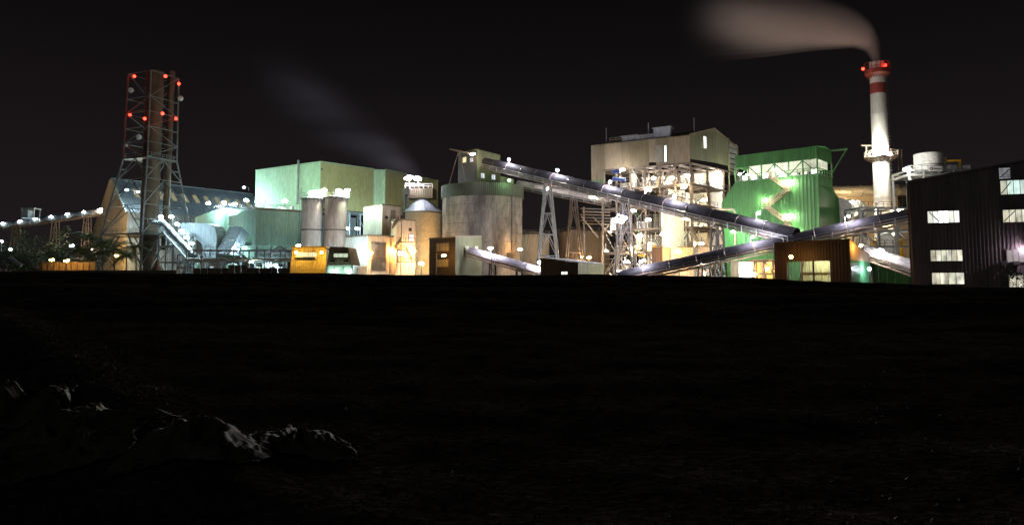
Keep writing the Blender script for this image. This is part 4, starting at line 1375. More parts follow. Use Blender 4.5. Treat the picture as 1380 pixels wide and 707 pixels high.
# ================================================================== BOILER HOUSE
C = G(931, 172, 260)
zR = Z(182, 172)
A = G(797, YZ(196, zR), 260)
B = G(995, 189, 260)
fvv, rvv = (A - C), (B - C)
zbl = 31.6
t = thing('boiler_house', 'tall tan boiler house open below with brightly lit steel floors', 'building', C)
edges = [0, .15, .22, .33, .40, .60, .68, .85, .945, 1.0]
mats_ = [M_tan2, M_tan, M_tan3, M_tan2, M_tan3, M_tan, M_tan2, M_tan3, M_tan]
for i in range(len(edges) - 1):
    a_, b_ = C + fvv * edges[i], C + fvv * (edges[i + 1] - .002)
    bot = zbl if i < 7 else 27.2
    if i == 3:
        bot = zbl + 1.0
    wall(t, b_, a_, bot, zR, zR, mats_[i], .75, .06, 'wall_panel')
wall(t, A, C + fvv * .86, 26.5, 29.5, 29.5, M_dkgreen, .75, .09, 'green_panel')
Pm = (C + B) / 2
zpk = Z(174, (C.y + B.y) / 2)
corr('gable_panel', up(C, zbl + 1), up(Pm, zbl + 1.5), up(Pm, zpk), up(C, zR), M_olive, t, .75, .06)
corr('gable_panel', up(Pm, zbl + 1.5), up(C + rvv * .8, zbl + 1.5), up(C + rvv * .8, zR + (zpk - zR) * .4), up(Pm, zpk), M_olive, t, .75, .06)
# glazed louvre bay at the far right of the gable
g0, g1 = C + rvv * .8, B
n = 6
for i in range(n):
    z0 = zR - 7 + i * 1.35
    corr('louvre', up(g0, z0), up(g1, z0), up(g1, z0 + 1.1), up(g0, z0 + 1.1), M_greyblue, t, .5, .04)
bar('louvre_post', up(g1, 25), up(g1, zR + .6), .18, M_olive, t)
bar('louvre_post', up(g0, 25), up(g0, zR + 2), .18, M_olive, t)
bar('verge', up(C, zR + .1), up(Pm, zpk + .1), .2, M_tan, t)
bar('verge', up(Pm, zpk + .1), up(B, zR + .1), .2, M_tan, t)
for i in range(8):
    a_, b_ = fvv * (i / 8), fvv * ((i + .99) / 8)
    poly('roof_sheet', [up(C, zR) + a_, up(C, zR) + b_, up(Pm, zpk) + b_, up(Pm, zpk) + a_], M_tan3, t, .12 + .01 * (i % 2))
    poly('roof_sheet', [up(Pm, zpk) + a_, up(Pm, zpk) + b_, up(B, zR) + b_, up(B, zR) + a_], M_tan3, t, .12 + .01 * (i % 2))
wall(t, A, A + rvv, zbl, zR, zR, M_tan, 1.2)
window(t, C, A, 882, 196, 893, 218, [mat('grey_door', (.2, .19, .15), .5)], M_tan, 1, name='shutter')
window(t, C, A, 895.5, 196, 898.5, 218, M_ww, M_tan3, 1)
M_gw = glow('gable_window_glow', (1, .98, .9), 1.1, .5)
window(t, C, B, 943, 184, 956, 200, [M_olive, M_gw, M_olive], M_tan, 3, rows=2)
# roof plant
for k, (px, py, sx, sz, lab) in enumerate(((890, 187, 4.2, 2.3, 'tall grey vent box on the boiler house roof'), (846, 191, 4.0, 1.1, 'low grey vent box on the boiler house roof'), (866, 190, 4.5, .9, 'long low vent on the boiler house roof beside the tall one'))):
    b_ = up(hit(px, py, C, A), zR) + Vector((1.2, 2.0, .4))
    v_ = thing('roof_vent', lab, 'vent', b_, 'boiler house roof vents')
    box('vent_body', b_, (sx, 2.6, sz), M_greyblue, v_, fvv)
    box('vent_cap', b_ + Vector((0, 0, sz)), (sx + .5, 3.1, .2), M_greyblue, v_, fvv)
for px in (815, 872, 934):
    b_ = up(hit(px, 190, C, A), zR) + Vector((.5, .8, 0))
    bar('lightning_rod', b_, b_ + Vector((0, 0, 4.2)), .06, M_steel, t)
handrail(t, [up(C + fvv * .35, zR + .2), up(C + fvv * .8, zR + .2)], M_brsteel, 1.1, 1.6)
# open frame
rb = random.Random(77)
axf, axr = fvv.normalized(), rvv.normalized()
levels = [5.5, 11, 16.5, 21.8, 26.6, zbl]
nx = 6
dx_ = fvv.length * .88 / nx
steel_frame(t, C, axf, axr, nx, 3, dx_, rvv.length / 3, levels, M_framesteel, .22, .5, M_framesteel, rb)
for z in levels[:-1]:
    handrail(t, [up(C + fvv * .88, z + .35), up(C, z + .35), up(B, z + .35)], M_framesteel, 1.1, 1.7, .045)
for i in range(90):      # secondary members: hangers, trimmers, bracing
    u, w_, z = rb.uniform(0, .86), rb.choice([0, 0, .1, .33, .5]), rb.choice(levels[:-1])
    a_ = up(C + fvv * u + rvv * w_, z)
    k_ = rb.random()
    if k_ < .4:
        bar('hanger', a_, a_ + Vector((0, 0, rb.choice([2.4, 5.0]))), rb.uniform(.05, .11), rb.choice([M_framesteel, M_dksteel]), t)
    elif k_ < .75:
        zz_ = z + rb.uniform(1, 4.5)
        bar('trimmer', up(a_, zz_), up(a_, zz_) + fvv * rb.uniform(.06, .16), rb.uniform(.05, .12), rb.choice([M_framesteel, M_dksteel]), t)
    else:
        bar('brace', a_, a_ + fvv * rb.choice([-.1, .1]) + Vector((0, 0, 4.8)), .09, rb.choice([M_framesteel, M_dksteel]), t)
# pale inner walls that catch the light
ins = axr * (rvv.length * .72)
for i in range(5):
    wall(t, C + fvv * (.02 + i * .17) + ins, C + fvv * (.185 + i * .17) + ins, 0, zbl, zbl, [M_white, M_creampaint, M_white, M_beige, M_white][i], 1.0, .06, 'inner_wall')
wall(t, C + fvv * .25 + axr * 1.5, C + fvv * .25 + axr * 14, 5.5, 26, 26, M_white, 1.0, .06, 'inner_wall')
# machinery inside: vessels, ducts, cabinets, pipes
def inside(u, w_, z):
    return up(C + fvv * u + rvv * w_, z)
names_v = [M_white, M_creampaint, M_duct, M_steel, M_brsteel, M_whitepaint]
used_bays = set()
for i in range(22):
    while True:
        bay, z = rb.randrange(6), rb.choice([0, 5.8, 11.3, 16.8, 22.1, 26.9])
        if (bay, z) not in used_bays: break
    used_bays.add((bay, z))
    u, w_ = (bay + rb.uniform(.25, .75)) * .145, rb.uniform(.12, .6)
    zmax = 4.2
    b_ = inside(u, w_, z)
    kind = rb.random()
    lvln = ['ground floor', 'second floor', 'third floor', 'fourth floor', 'fifth floor', 'top floor'][[0, 5.8, 11.3, 16.8, 22.1, 26.9].index(z)]
    if kind < .5:
        v_ = thing('process_vessel', 'pale vessel on the boiler house %s, %s bay from its near corner' % (lvln, ORD[bay]), 'vessel', b_, 'boiler house vessels')
        r_, h_ = rb.uniform(.7, 1.5), rb.uniform(2.2, zmax)
        lathe('shell', b_, [(r_, 0), (r_, h_ * .8), (r_ * .7, h_ * .95), (.05, h_)], rb.choice(names_v), v_, 20)
        tube('nozzle', [b_ + Vector((0, 0, h_ * .9)), b_ + Vector((0, 0, h_ + .3)), b_ + Vector((1.2, 0, h_ + .4))], .18, M_steel, v_, 8)
    else:
        v_ = thing('equipment_cabinet', 'pale cabinet on the boiler house %s, %s bay from its near corner' % (lvln, ORD[bay]), 'cabinet', b_, 'boiler house cabinets')
        sx, sy, sz = rb.uniform(1.2, 3), rb.uniform(1, 2), rb.uniform(1.6, 3.2)
        box('casing', b_, (sx, sy, sz), rb.choice(names_v), v_, fvv)
        box('top_plate', b_ + Vector((0, 0, sz)), (sx + .15, sy + .15, .1), M_brsteel, v_, fvv)
        box('plinth', b_ - Vector((0, 0, 0)), (sx + .1, sy + .1, .15), M_brsteel, v_, fvv)
pr_ = thing('boiler_piping', 'maze of pale pipes threading the open boiler house floors', 'pipes', inside(.4, .3, 0))
for i in range(46):
    u, w_, z = rb.uniform(.03, .86), rb.uniform(.03, .6), rb.uniform(2, 30)
    p = inside(u, w_, z)
    r_ = rb.choice([.1, .14, .2, .3])
    if rb.random() < .5:
        q = inside(min(.9, u + rb.uniform(.1, .35)), w_, z)
        pts_ = [p, q, q + Vector((0, 0, rb.uniform(-5, 3)))]
    else:
        h_ = rb.uniform(4, 12)
        pts_ = [up(p, max(.5, z - h_)), up(p, z), inside(u + .06, w_ + .08, z)]
    tube('pipe', pts_, r_, rb.choice([M_whitepaint, M_creampaint, M_steel, M_brsteel, M_duct, M_yellow, M_dkgreen]), pr_, 8)
# blue duct pieces on the top floor
for i, (x0, y0, x1, y1) in enumerate(((826, 231, 836, 231), (827, 241, 843, 242))):
    a_, b_ = P(x0, y0, 176), P(x1, y1, 175)
    d_ = thing('blue_duct', ['short blue duct high at the left of the boiler house', 'longer blue duct just below the short one in the boiler house'][i], 'duct', a_, 'blue ducts')
    bar('duct_body', a_, b_, .55, M_blue, d_, 'rod', .45)
    bar('duct_flange', a_ - (b_ - a_).normalized() * .2, a_, .65, M_blue, d_, 'rod', .55)
# round cream tank under the conveyor
ct = G(906.5, 163, 300)
t = thing('feed_tank', 'tall round cream tank glowing orange in front of the boiler house', 'tank', ct)
z0_, z1_ = 0, Z(267, 163)
for i in range(4):
    lathe('shell_course', ct, [(2.38 + .02 * (i % 2), z1_ * i / 4 + .02), (2.38 + .02 * (i % 2), z1_ * (i + 1) / 4)], M_creampaint, t, 36)
lathe('tank_roof', ct, [(2.5, z1_), (1.2, z1_ + .7), (.05, z1_ + .9)], M_creampaint, t, 36)
ring_platform(t, ct, z1_ - .1, 2.4, 2.9, M_brsteel, 1.1, 14, .1)
# orange-lit hut and dark cabinet
h0, h1 = G(913, 150), G(934, 150)
t = thing('pump_hut', 'yellow-lit ribbed hut with a pale annex right of the cream tank', 'hut', h0)
zz = Z(333.5, 150)
wall(t, h0, h1, 0, zz, zz, M_beige, .5)
wall(t, h1, h1 + Vector((1.5, 5, 0)), 0, zz, zz, M_beige, .5)
poly('roof', [up(p, zz) for p in (h0, h1, h1 + Vector((1.5, 5, 0)), h0 + Vector((1.5, 5, 0)))], M_brown, t, off=Vector((0, 0, .15)))
a0_, a1_ = G(934, 152), G(956, 152)
wall(t, a0_, a1_, 0, zz + .1, zz + .1, M_beige, .5, name='annex_wall')
window(t, a0_, a1_, 937, 340, 950, 349, mat('cream_shutter', (.75, .68, .5), .5), M_beige, 1, rows=3, name='shutter')
k0, k1 = G(878, 150), G(893, 149)
t = thing('switch_hut', 'dark brown hut with an orange-lit edge before the boiler house', 'hut', k0)
zz = Z(334, 150)
wall(t, k0, k1, 0, zz, zz, M_brown, .5)
wall(t, k1, k1 + Vector((2.2, 3, 0)), 0, zz, zz, M_beige, .5)
wall(t, k0, k0 + Vector((1, 4, 0)), 0, zz, zz, M_brown, .5)
poly('roof', [up(p, zz) for p in (k0, k1, k1 + Vector((2.2, 3, 0)), k0 + Vector((1, 4, 0)))], M_brown, t, off=Vector((0, 0, .12)))
# boiler house lamps
bl = [(839, 229, 176, WHITE, 1.0, .45, 'starlike lamp under the cladding at the left of the boiler house'), (926, 236, 172.5, WHITE, .7, .42, 'lamp behind the top floor columns near the boiler house corner'),
      (967, 233, 180, WHITE, 1.9, .6, 'dazzling floodlight on the right end of the boiler house top floor'), (874, 256, 176, WHITE, 1.3, .55, 'bright lamp just above the conveyor in mid boiler house'),
      (922, 252, 171.5, WARM, 1.2, .5, 'bright lamp at the boiler house corner one floor below the top'), (923, 295, 165, WARM, .4, .36, 'left of two warm lamps under the conveyor beside the cream tank'),
      (928.5, 295, 165, WARM, .4, .36, 'right of two warm lamps under the conveyor beside the cream tank'), (893, 316, 157, WHITE, .35, .4, 'upper of two white lamps on the left of the cream tank'),
      (893, 336, 152, WHITE, .3, .4, 'lower of two white lamps on the left of the cream tank'), (874, 296, 168, WHITE, 1.2, .5, 'white lamp inside the third floor of the boiler house'),
      (854, 284, 172, WHITE, 1.0, .45, 'white lamp just under the conveyor at the left of the boiler house'), (817, 338, 176, WHITE, .35, .35, 'small white lamp low at the left edge of the boiler house'),
      (834.5, 365, 150, WHITE, .5, .36, 'low white lamp at the foot of the brightest trestle'), (989, 312, 158, MINTL, 1.1, .42, 'white lamp in front of the left edge of the green filter'),
      (851, 334, 178, WARM, 1.6, .5, 'lamp lighting the lowest floors behind the brightest trestle'), (880, 240, 182, WHITE, 1.2, .5, 'lamp deep inside the boiler house top floor'),
      (905, 240, 182, WHITE, 1.2, .5, 'second lamp deep inside the boiler house top floor'), (945, 328, 176, WARM, .9, .45, 'lamp among the right lower floors of the boiler house'),
      (948, 270, 178, WHITE, .9, .45, 'lamp on the right side of the boiler house below the top floor'), (846, 353, 181, WHITE, 1.4, .45, 'added low fill lamp behind the braces left of the dark brown hut'), (868, 351, 181, WHITE, 1.4, .45, 'added low fill lamp behind the dark brown hut before the boiler house'), (822, 312, 183, WHITE, 1.0, .42, 'added fill lamp on the third floor at the boiler house left end'), (945, 305, 182, WARM, 1.2, .42, 'added fill lamp behind the right lower floors above the yellow-lit hut'), (862, 318, 178, WHITE, 1.4, .5, 'added fill lamp inside the second floor of the boiler house')]  # last five lamps are added to brighten the lower floors
for px, py, Y_, col, s_, r_, lab in bl:
    p = P(px, py, Y_)
    lamp(p, col, s_ * .9, lab, 'boiler house lamps', r_, p + Vector((.2, .5, 1.5)))
p = P(836, 295, 148)
lamp(p, VIOLET, 1.5, 'largest starlike floodlight on the trestle before the boiler house', 'yard lamps', 1.1, p + Vector((.3, 1.2, 2.2)))
p = P(914, 339, 145)
lamp(p, SODIUM, 1.6, 'brilliant orange lamp beside the cream tank', 'yard lamps', .5, up(p, 0) + Vector((.3, .8, 0)))

# ================================================================== GREEN BAG FILTER
C = G(1103, 150, 270)
A = G(992, 162, 270)
A2 = A + (A - C) * .19
dirR = Vector((12, 13.1, 0)).normalized()
B, B2 = C + dirR * 8.2, C + dirR * 12.5
zt = Z(235, 151)
zs_ = Z(272, 164)
t = thing('bag_filter', 'bright green ribbed bag filter building with zigzag stairs and an open roof deck', 'building', C)
n = 6
for i in range(n):
    wall(t, A.lerp(C, i / n), A.lerp(C, (i + .998) / n), 2.5, zt, zt, M_green, .62, .045, 'wall_panel')
corr('shoulder_panel', up(A2, 2.5), up(A, 2.5), up(A, zt), up(A2, zs_), M_green, t, .62, .07)
zsh = Z(248, 150)
wall(t, C, B, zsh, zt, zt, M_green, .62, .06)
corr('shoulder_slope', up(C, zsh), up(B2, Z(269, 158)), up(B, zsh), up(C, zsh + .01), M_green, t, .62, .05)
corr('shoulder_slope', up(B2, Z(269, 158)), up(B2, Z(269, 158)) - (A - C).normalized() * -1, up(B, zsh) + (A - C) * .05, up(B, zsh), M_green, t, .62, .05)
corr('side_wall', up(C, 2.5), up(B2, 2.5), up(B2, Z(269, 158)), up(C, zsh), M_green, t, .62, .06)
bk = dirR * 8.2
wall(t, A + bk, B, 2.5, zt, zt, M_green, 1.2)
poly('deck', [up(A, zt), up(C, zt), up(B, zt), up(A + bk, zt)], M_steel, t, off=Vector((0, 0, .15)))
bar('corner_trim', up(C, 2.5) + Vector((0, -.1, 0)), up(C, zt) + Vector((0, -.1, 0)), .1, M_green, t)
zr0, zr1 = Z(214, 150), Z(196.5, 150)
wall(t, A, C, zr0, zr1, zr1, M_green, .62, .06, 'fascia')
wall(t, C, B, zr0, zr1, zr1, M_green, .62, .06, 'fascia')
wall(t, A + bk, B, zr0, zr1, zr1, M_green, 1.2, .06, 'fascia')
wall(t, A, A + bk, zr0, zr1, zr1, M_green, 1.2, .06, 'fascia')
md = (bk) / 2
for i in range(6):
    f0, f1 = (A - C) * (i / 6 - .01), (A - C) * ((i + .985) / 6 + .01)
    poly('roof_sheet', [up(C, zr1) + f0, up(C, zr1) + f1, up(C + md, zr1 + .5) + f1, up(C + md, zr1 + .5) + f0], M_green, t, .1 + .01 * (i % 2))
    poly('roof_sheet', [up(C + md, zr1 + .5) + f0, up(C + md, zr1 + .5) + f1, up(C + bk, zr1) + f1, up(C + bk, zr1) + f0], M_green, t, .1 + .01 * (i % 2))
for i in range(7):
    q = i / 6
    for o_ in (Vector((0, 0, 0)), bk):
        p = A.lerp(C, q) + o_
        bar('post', up(p, zt), up(p, zr0 + .2), .13, M_green, t)
for i in range(0, 6):
    p, q = A.lerp(C, i / 6), A.lerp(C, (i + 1) / 6)
    if i % 2: p, q = q, p
    bar('brace', up(p, zt + .2), up(q, zr0), .09, M_green, t)
    p, q = p + bk * .7, q + bk * .7
for i in range(5):
    wall(t, A.lerp(C, i / 5) + bk * .72, A.lerp(C, (i + .99) / 5) + bk * .72, zt + 1.5, zr0 + 1.5, zr0 + 1.5, M_white, .8, .05, 'inner_panel')
handrail(t, [up(A, zt + .2), up(C, zt + .2), up(B, zt + .2)], M_green, 1.1, 1.3)
# bracket at right
bb = up(B, Z(203, 156))
bar('bracket', bb, bb + (B - A).normalized() * 3.2 + Vector((0, 0, .2)), .18, M_green, t)
bar('bracket_brace', up(B, Z(234, 156)), bb + (B - A).normalized() * 3.0 + Vector((0, 0, .1)), .1, M_green, t)
# valves on the deck
rg = random.Random(5)
for i in range(8):
    q = .06 + i * .12
    p = up(A.lerp(C, q) + bk * .35, zt + .15)
    v_ = thing('pulse_valve', 'pale valve box on the roof deck of the green filter, %s from its left' % ORD[i], 'valve', p, 'deck valves')
    box('valve_body', p, (rg.uniform(.7, 1.4), .9, rg.uniform(.9, 1.5)), M_whitepaint, v_, C - A)
    tube('valve_pipe', [p + Vector((0, 0, .8)), p + Vector((.9, -.2, .9)), p + Vector((1, -.2, 0))], .12, M_steel, v_, 8)
# zigzag stair
nf = facing(A, C)
M_stairtan = mat('tan_stair_paint', (.42, .33, .22), .6)
st = thing('zigzag_stair', 'zigzag steel stair climbing the front of the green filter', 'stair', up(hit(1063, 304, A, C), 0))
def onf(px, py):
    return hit(px, py, A, C) + nf * .25
for (x0, y0, x1, y1) in ((1064, 258, 1037, 238), (1064, 258, 1034, 281), (1066, 304, 1034, 281), (1066, 304, 1040, 326)):
    stair(st, onf(x0, y0), onf(x1, y1), 1.0, M_stairtan, 12)
for (x0, x1, y0) in ((1061, 1068, 258), (1030, 1037, 281), (1062, 1069, 304)):
    a_, b_ = onf(x0, y0) + nf * .5, onf(x1, y0) + nf * .5
    bar('landing', a_, b_, .6, M_stairtan, st, 'box', .08)
    handrail(st, [a_ + nf * .6, b_ + nf * .6], M_stairtan, 1.0, .8)
GL = (1.0, 1.0, 0.82)
for i, (px, py, s_, lab) in enumerate(((1060.5, 245, .55, 'left of two lamps over the upper stair landing of the green filter'), (1068, 245, .55, 'right of two lamps over the upper stair landing of the green filter'), (1034, 270, .85, 'starlike lamp over the left stair landing of the green filter'),
        (1062.5, 291, .6, 'left of two lamps over the lower stair landing of the green filter'), (1070, 291, .45, 'right of two lamps over the lower stair landing of the green filter'), (1076, 313, .5, 'lamp low on the green filter just above the conveyor'))):
    p = hit(px, py, A, C) + nf * 1.1
    lamp(p, GL, s_ * .4, lab, 'green filter wall lamps', .32, p - nf * 1.0 + Vector((0, 0, .6)))
for i, (px, py, s_) in enumerate(((995, 234, .45), (1005, 235, .55), (1030, 235, .55), (1044, 228, .9), (1095, 230, .7))):
    p = hit(px, py, A, C) - nf * 1.0
    lamp(p, GL, s_ * .4, 'lamp on the open roof deck of the green filter, %s from its left end' % ORD[i], 'green filter deck lamps', .36, up(p, zt + .15) + Vector((0, .3, 0)))
# bent cream pipe left of the filter
t = thing('bent_pipe', 'pale pipe bending down in front of the green filter left shoulder', 'pipe', up(P(990, 292, 155), 0))
tube('pipe_run', [P(944, 282, 157), P(986, 282, 156), P(989, 283, 156), P(990.5, 286, 156), P(991, 300, 156), P(991, 330, 156)], .22, M_creampaint, t, 10)

# ================================================================== FLUE DUCT, BACK BUILDING, PIPE RACK
t = thing('flue_duct', 'big silver elbow duct from the green filter toward the chimney', 'duct', G(1150, 166))
d0, d1, d2, d3, d4 = P(1131, 285, 160), P(1139, 284, 163), P(1147, 281, 167), P(1156, 283, 171), P(1164, 290, 174)
tube('transition', [P(1129, 286, 159), d1], [3.2, 1.9], M_duct, t, 24)
pth = [d1, d2, P(1152, 281, 169), d3, P(1160, 286, 173), d4, P(1167, 296, 176), P(1168, 306, 178)]
for i in range(len(pth) - 1):
    tube('duct_segment', [pth[i], pth[i] + (pth[i + 1] - pth[i]) * .97], 1.95, M_duct, t, 24)
    x_, y_, z_ = basis(pth[i + 1] - pth[i])
    tube('flange', [pth[i] - z_ * .1, pth[i] + z_ * .1], 2.12, M_duct, t, 24)
A, B = G(1112, 214), G(1262, 226)
t = thing('turbine_hall', 'beige hall behind the chimney foot with a long pipe on its roof edge', 'building', (A + B) / 2)
zz = Z(263, 218)
for i in range(9):
    wall(t, A.lerp(B, i / 9), A.lerp(B, (i + .995) / 9), 0, zz, zz, M_beige, .8, .06, 'wall_panel')
poly('roof', [up(A, zz), up(B, zz), up(B, zz) + Vector((0, 15, 0)), up(A, zz) + Vector((0, 15, 0))], M_tan, t, off=Vector((0, 0, .2)))
window(t, A, B, 1210, 265, 1222, 285, M_glassdk, M_dksteel, 2, rows=4)
t = thing('roof_pipe', 'long fat pale pipe running along the roof edge of the beige hall', 'pipe', up(A, zz))
a_, b_ = P(1118, 258, 212), P(1262, 255.5, 222)
tube('pipe_run', [a_, b_], 1.55, M_duct, t, 20)
for i in range(9):
    p = a_.lerp(b_, (i + .5) / 9)
    x_, y_, z_ = basis(b_ - a_)
    tube('pipe_flange', [p - z_ * .08, p + z_ * .08], 1.7, M_duct, t, 20)
    bar('saddle', up(p, zz - .5), p, .2, M_steel, t)
t = thing('equipment_rack', 'steel rack with vessels and walkways below the chimney', 'steel frame', G(1195, 150))
rk = random.Random(15)
steel_frame(t, G(1160, 152), Vector((1, .05, 0)).normalized(), Vector((-.05, 1, 0)).normalized(), 3, 1, 3.9, 6, [6, Z(332, 152), Z(310, 152), Z(280, 152)], M_steel, .2, .6, None, rk)
handrail(t, [P(1160, 331, 151.5), P(1225, 331, 151.5)], M_brsteel, 1.1, 1.5)
handrail(t, [P(1160, 279, 151.5), P(1212, 279, 151.5)], M_brsteel, 1.1, 1.5)
for i, (px, m_) in enumerate(((1163, M_creampaint), (1178, M_yellow), (1195, M_whitepaint), (1214, M_yellow))):
    b_ = G(px, 155)
    v_ = thing('process_vessel', ['cream', 'yellow left-hand', 'white domed', 'yellow right-hand'][i] + ' vessel on the rack below the chimney', 'vessel', b_, 'vessels below the chimney')
    r_, h_ = [1.3, .5, 1.5, .45][i], [Z(318, 155), Z(322, 155), Z(313, 155), Z(322, 155)][i]
    lathe('shell', b_, [(r_, 0), (r_, h_ - .8), (r_ * .7, h_ - .2), (.05, h_)], m_, v_, 24)
    tube('nozzle', [b_ + Vector((0, 0, h_ - .3)), b_ + Vector((0, 0, h_ + .4)), b_ + Vector((.9, 0, h_ + .6))], .15, M_steel, v_, 8)
for i, (px, py, Y_, col, s_, r_, lab) in enumerate(((1179, 204, 186, WHITE, 4.5, .5, 'starlike white lamp on the chimney ring platform'), (1180, 284, 160, WHITE, 1.1, .45, 'white lamp at the chimney foot just above the conveyor'), (1222.5, 228, 135.5, WHITE, 1.0, .55, 'white lamp left of the white roof tank'), (1210, 283, 158, WARM, .6, .36, 'warm lamp right of the chimney foot'),
        (1187, 338, 116, WHITE, .6, .5, 'glaring white lamp above the short conveyor by the dark building'), (1184, 268, 205, (1, .7, .35), 1.2, .4, 'orange-tinted lamp lighting the beige hall wall behind the chimney'), (1145, 300, 200, (1, .7, .35), 2.2, .45, 'orange-tinted lamp behind the silver elbow duct'), (1205, 315, 185, (1, .6, .25), 2.0, .4, 'orange-tinted lamp behind the white domed vessel'), (1199, 208, 186, WHITE, 3.4, .4, 'white lamp on the right of the chimney ring platform'))):
    p = P(px, py, Y_)
    lamp(p, col, s_, lab, 'lamps about the chimney', r_, p + Vector((.3, .5, -1.5)))

# ================================================================== WHITE ROOF TANK on its tower
Y_ = 140
t = thing('tank_tower', 'steel tower deck carrying the white tank behind the dark building', 'steel frame', G(1255, Y_))
steel_frame(t, G(1226, Y_ - 3, 250), Vector((1, 0, 0)), Vector((0, 1, 0)), 4, 1, 2.75, 6, [8, 16, Z(239, Y_), Z(233, Y_)], M_steel, .15, 1.0, M_steel, random.Random(4))
zz = Z(233, Y_) + .3
handrail(t, [P(1224, 231, Y_ - 3.2), P(1305, 231, Y_ - 3.2)], M_steel, 1.1, 1.2)
tc_ = up(P(1252, 231, Y_), 0)
t = thing('water_tank', 'white round tank standing above the dark building roof', 'tank', up(tc_, zz))
z1 = Z(206, Y_ - 2.5)
lathe('shell', tc_, [(2.5, zz), (2.5, z1)], M_whitepaint, t, 40)
lathe('tank_roof', tc_, [(2.56, z1), (2.5, z1 + .2), (.1, z1 + .55)], M_whitepaint, t, 40)
lathe('hoop', tc_, [(2.5, zz + 1.0), (2.58, zz + 1.0), (2.58, zz + 1.15), (2.5, zz + 1.15)], M_steel, t, 40, False)
t2c = tc_ + Vector((2.6, 1.6, 0))
t = thing('water_tank', 'narrower white tank half hidden behind the white round tank', 'tank', up(t2c, zz))
lathe('shell', t2c, [(1.5, zz), (1.5, z1 - .3)], M_whitepaint, t, 30)
lathe('tank_roof', t2c, [(1.55, z1 - .3), (.1, z1)], M_whitepaint, t, 30)
sg0 = P(1252, 230.5, Y_ - 3.4)
t = thing('sign_board', 'small white company sign with a dark emblem below the white tank', 'sign', sg0)
poly('board', [sg0, P(1270, 230.5, Y_ - 3.4), P(1270, 224, Y_ - 3.4), P(1252, 224, Y_ - 3.4)], M_whitepaint, t, off=Vector((0, .08, 0)))
em = P(1255, 227.3, Y_ - 3.44)
v, f = [], []
for k in range(16):
    a = 2 * math.pi * k / 16
    for rr in (.14, .3):
        v.append(em + Vector((rr * 1.25 * math.cos(a), 0, rr * math.sin(a))))
for k in range(16):
    q = (k + 1) % 16
    f.append((2 * k, 2 * q, 2 * q + 1, 2 * k + 1))
mesh('emblem', v, f, M_dksteel, t)
for i in range(7):
    a_ = P(1258.4 + i * 1.5, 228.4, Y_ - 3.44); b_ = P(1259.4 + i * 1.5, 226.3 + (i % 2) * .4, Y_ - 3.44)
    mesh('lettering', [a_, Vector((b_.x, a_.y, a_.z)), b_, Vector((a_.x, a_.y, b_.z))], [(0, 1, 2, 3)], M_dksteel, t)
t = thing('davit_crane', 'yellow davit crane right of the white tank', 'crane', P(1293, 231, Y_ - 2))
bar('arm', P(1276, 217, Y_ - 2), P(1294.5, 216, Y_ - 2), .16, M_yellow, t)
bar('mast', P(1293.5, 231, Y_ - 2), P(1293.5, 215.5, Y_ - 2), .16, M_yellow, t)
bar('knee', P(1290, 216, Y_ - 2), P(1293.5, 220, Y_ - 2), .1, M_yellow, t)
for i, (px, w_) in enumerate(((1283, 1.3), (1303, .8))):
    p = P(px, 231, Y_ - 2)
    v_ = thing('deck_unit', ['pale pump unit on the deck between white tank and davit crane', 'pale cabinet at the right end of the tank deck'][i], 'cabinet', p)
    box('casing', p, (w_, 1, 1.1), M_whitepaint, v_); box('top_plate', p + Vector((0, 0, 1.1)), (w_ + .1, 1.1, .08), M_steel, v_)

# ================================================================== DARK BUILDING, right
A = G(1227.5, 102, 380)
dW = Vector((math.cos(rad(20)), -math.sin(rad(20)), 0))
B = A + dW * 27
zl = Z(246.5, 102)
s_hit = hit(1340, 224.5, A, B)
slope = (s_hit.z - zl) / (s_hit - up(A, zl)).length
t = thing('dark_building', 'tall dark ribbed building with lit window openings at the right edge', 'building', (A + B) / 2)
n = 10
for i in range(n):
    a_, b_ = A + dW * (27 * i / n), A + dW * (27 * (i + .998) / n)
    z0, z1 = zl + slope * 27 * i / n, zl + slope * 27 * (i + 1) / n
    wall(t, a_, b_, 0, z0, z1, M_dark, .42, .06, 'wall_panel')
bk = Vector((A.x, A.y, 0)).normalized() * 14 + Vector((1.2, 0, 0))
wall(t, A, A + bk, 0, zl, zl + 2, M_dark, .6, .06, 'side_wall')
wall(t, A + bk, B + bk, 0, zl + 2, zl + slope * 27, M_dark, 1.2, .06, 'back_wall')
poly('roof', [up(A, zl + .05), up(B, zl + slope * 27 + .05), up(B + bk, zl + slope * 27 + .05), up(A + bk, zl + .5)], M_dark, t, off=Vector((0, 0, .15)))
bar('verge', up(A, zl + .1) - Vector((0, .1, 0)), up(B, zl + slope * 27 + .1) - Vector((0, .1, 0)), .14, M_dark, t)
wg1 = [glow('opening_glow_%d' % i, c_, s_, .6) for i, (c_, s_) in enumerate((((1.0, .93, .70), .50), ((1.0, .95, .75), .62), ((.95, .95, .72), .55), ((1.0, .96, .80), .70)))]
wg2 = [glow('opening_glow_bright_%d' % i, c_, s_, .2) for i, (c_, s_) in enumerate((((.95, .98, .85), .75), ((1.0, 1.0, .92), .95), ((1.0, 1.0, .95), 2.2), ((1.0, 1.0, .97), 3.0)))]
wg3 = [glow('opening_glow_teal_%d' % i, c_, s_, .4) for i, (c_, s_) in enumerate((((.80, .82, .62), .50), ((.75, .95, .85), .70), ((.70, .95, .88), .8), ((.8, .95, .85), .6)))]
window(t, A, B, 1250, 284.5, 1292.5, 300, wg2, M_dark, 6, fw=.12)
window(t, A, B, 1254, 337, 1296.5, 351.5, wg1, M_dark, 6, fw=.12)
window(t, A, B, 1256, 367.5, 1299, 382.5, wg1, M_dark, 4, fw=.12)
window(t, A, B, 1348, 243, 1392, 261.5, wg3, M_dark, 5, fw=.12)
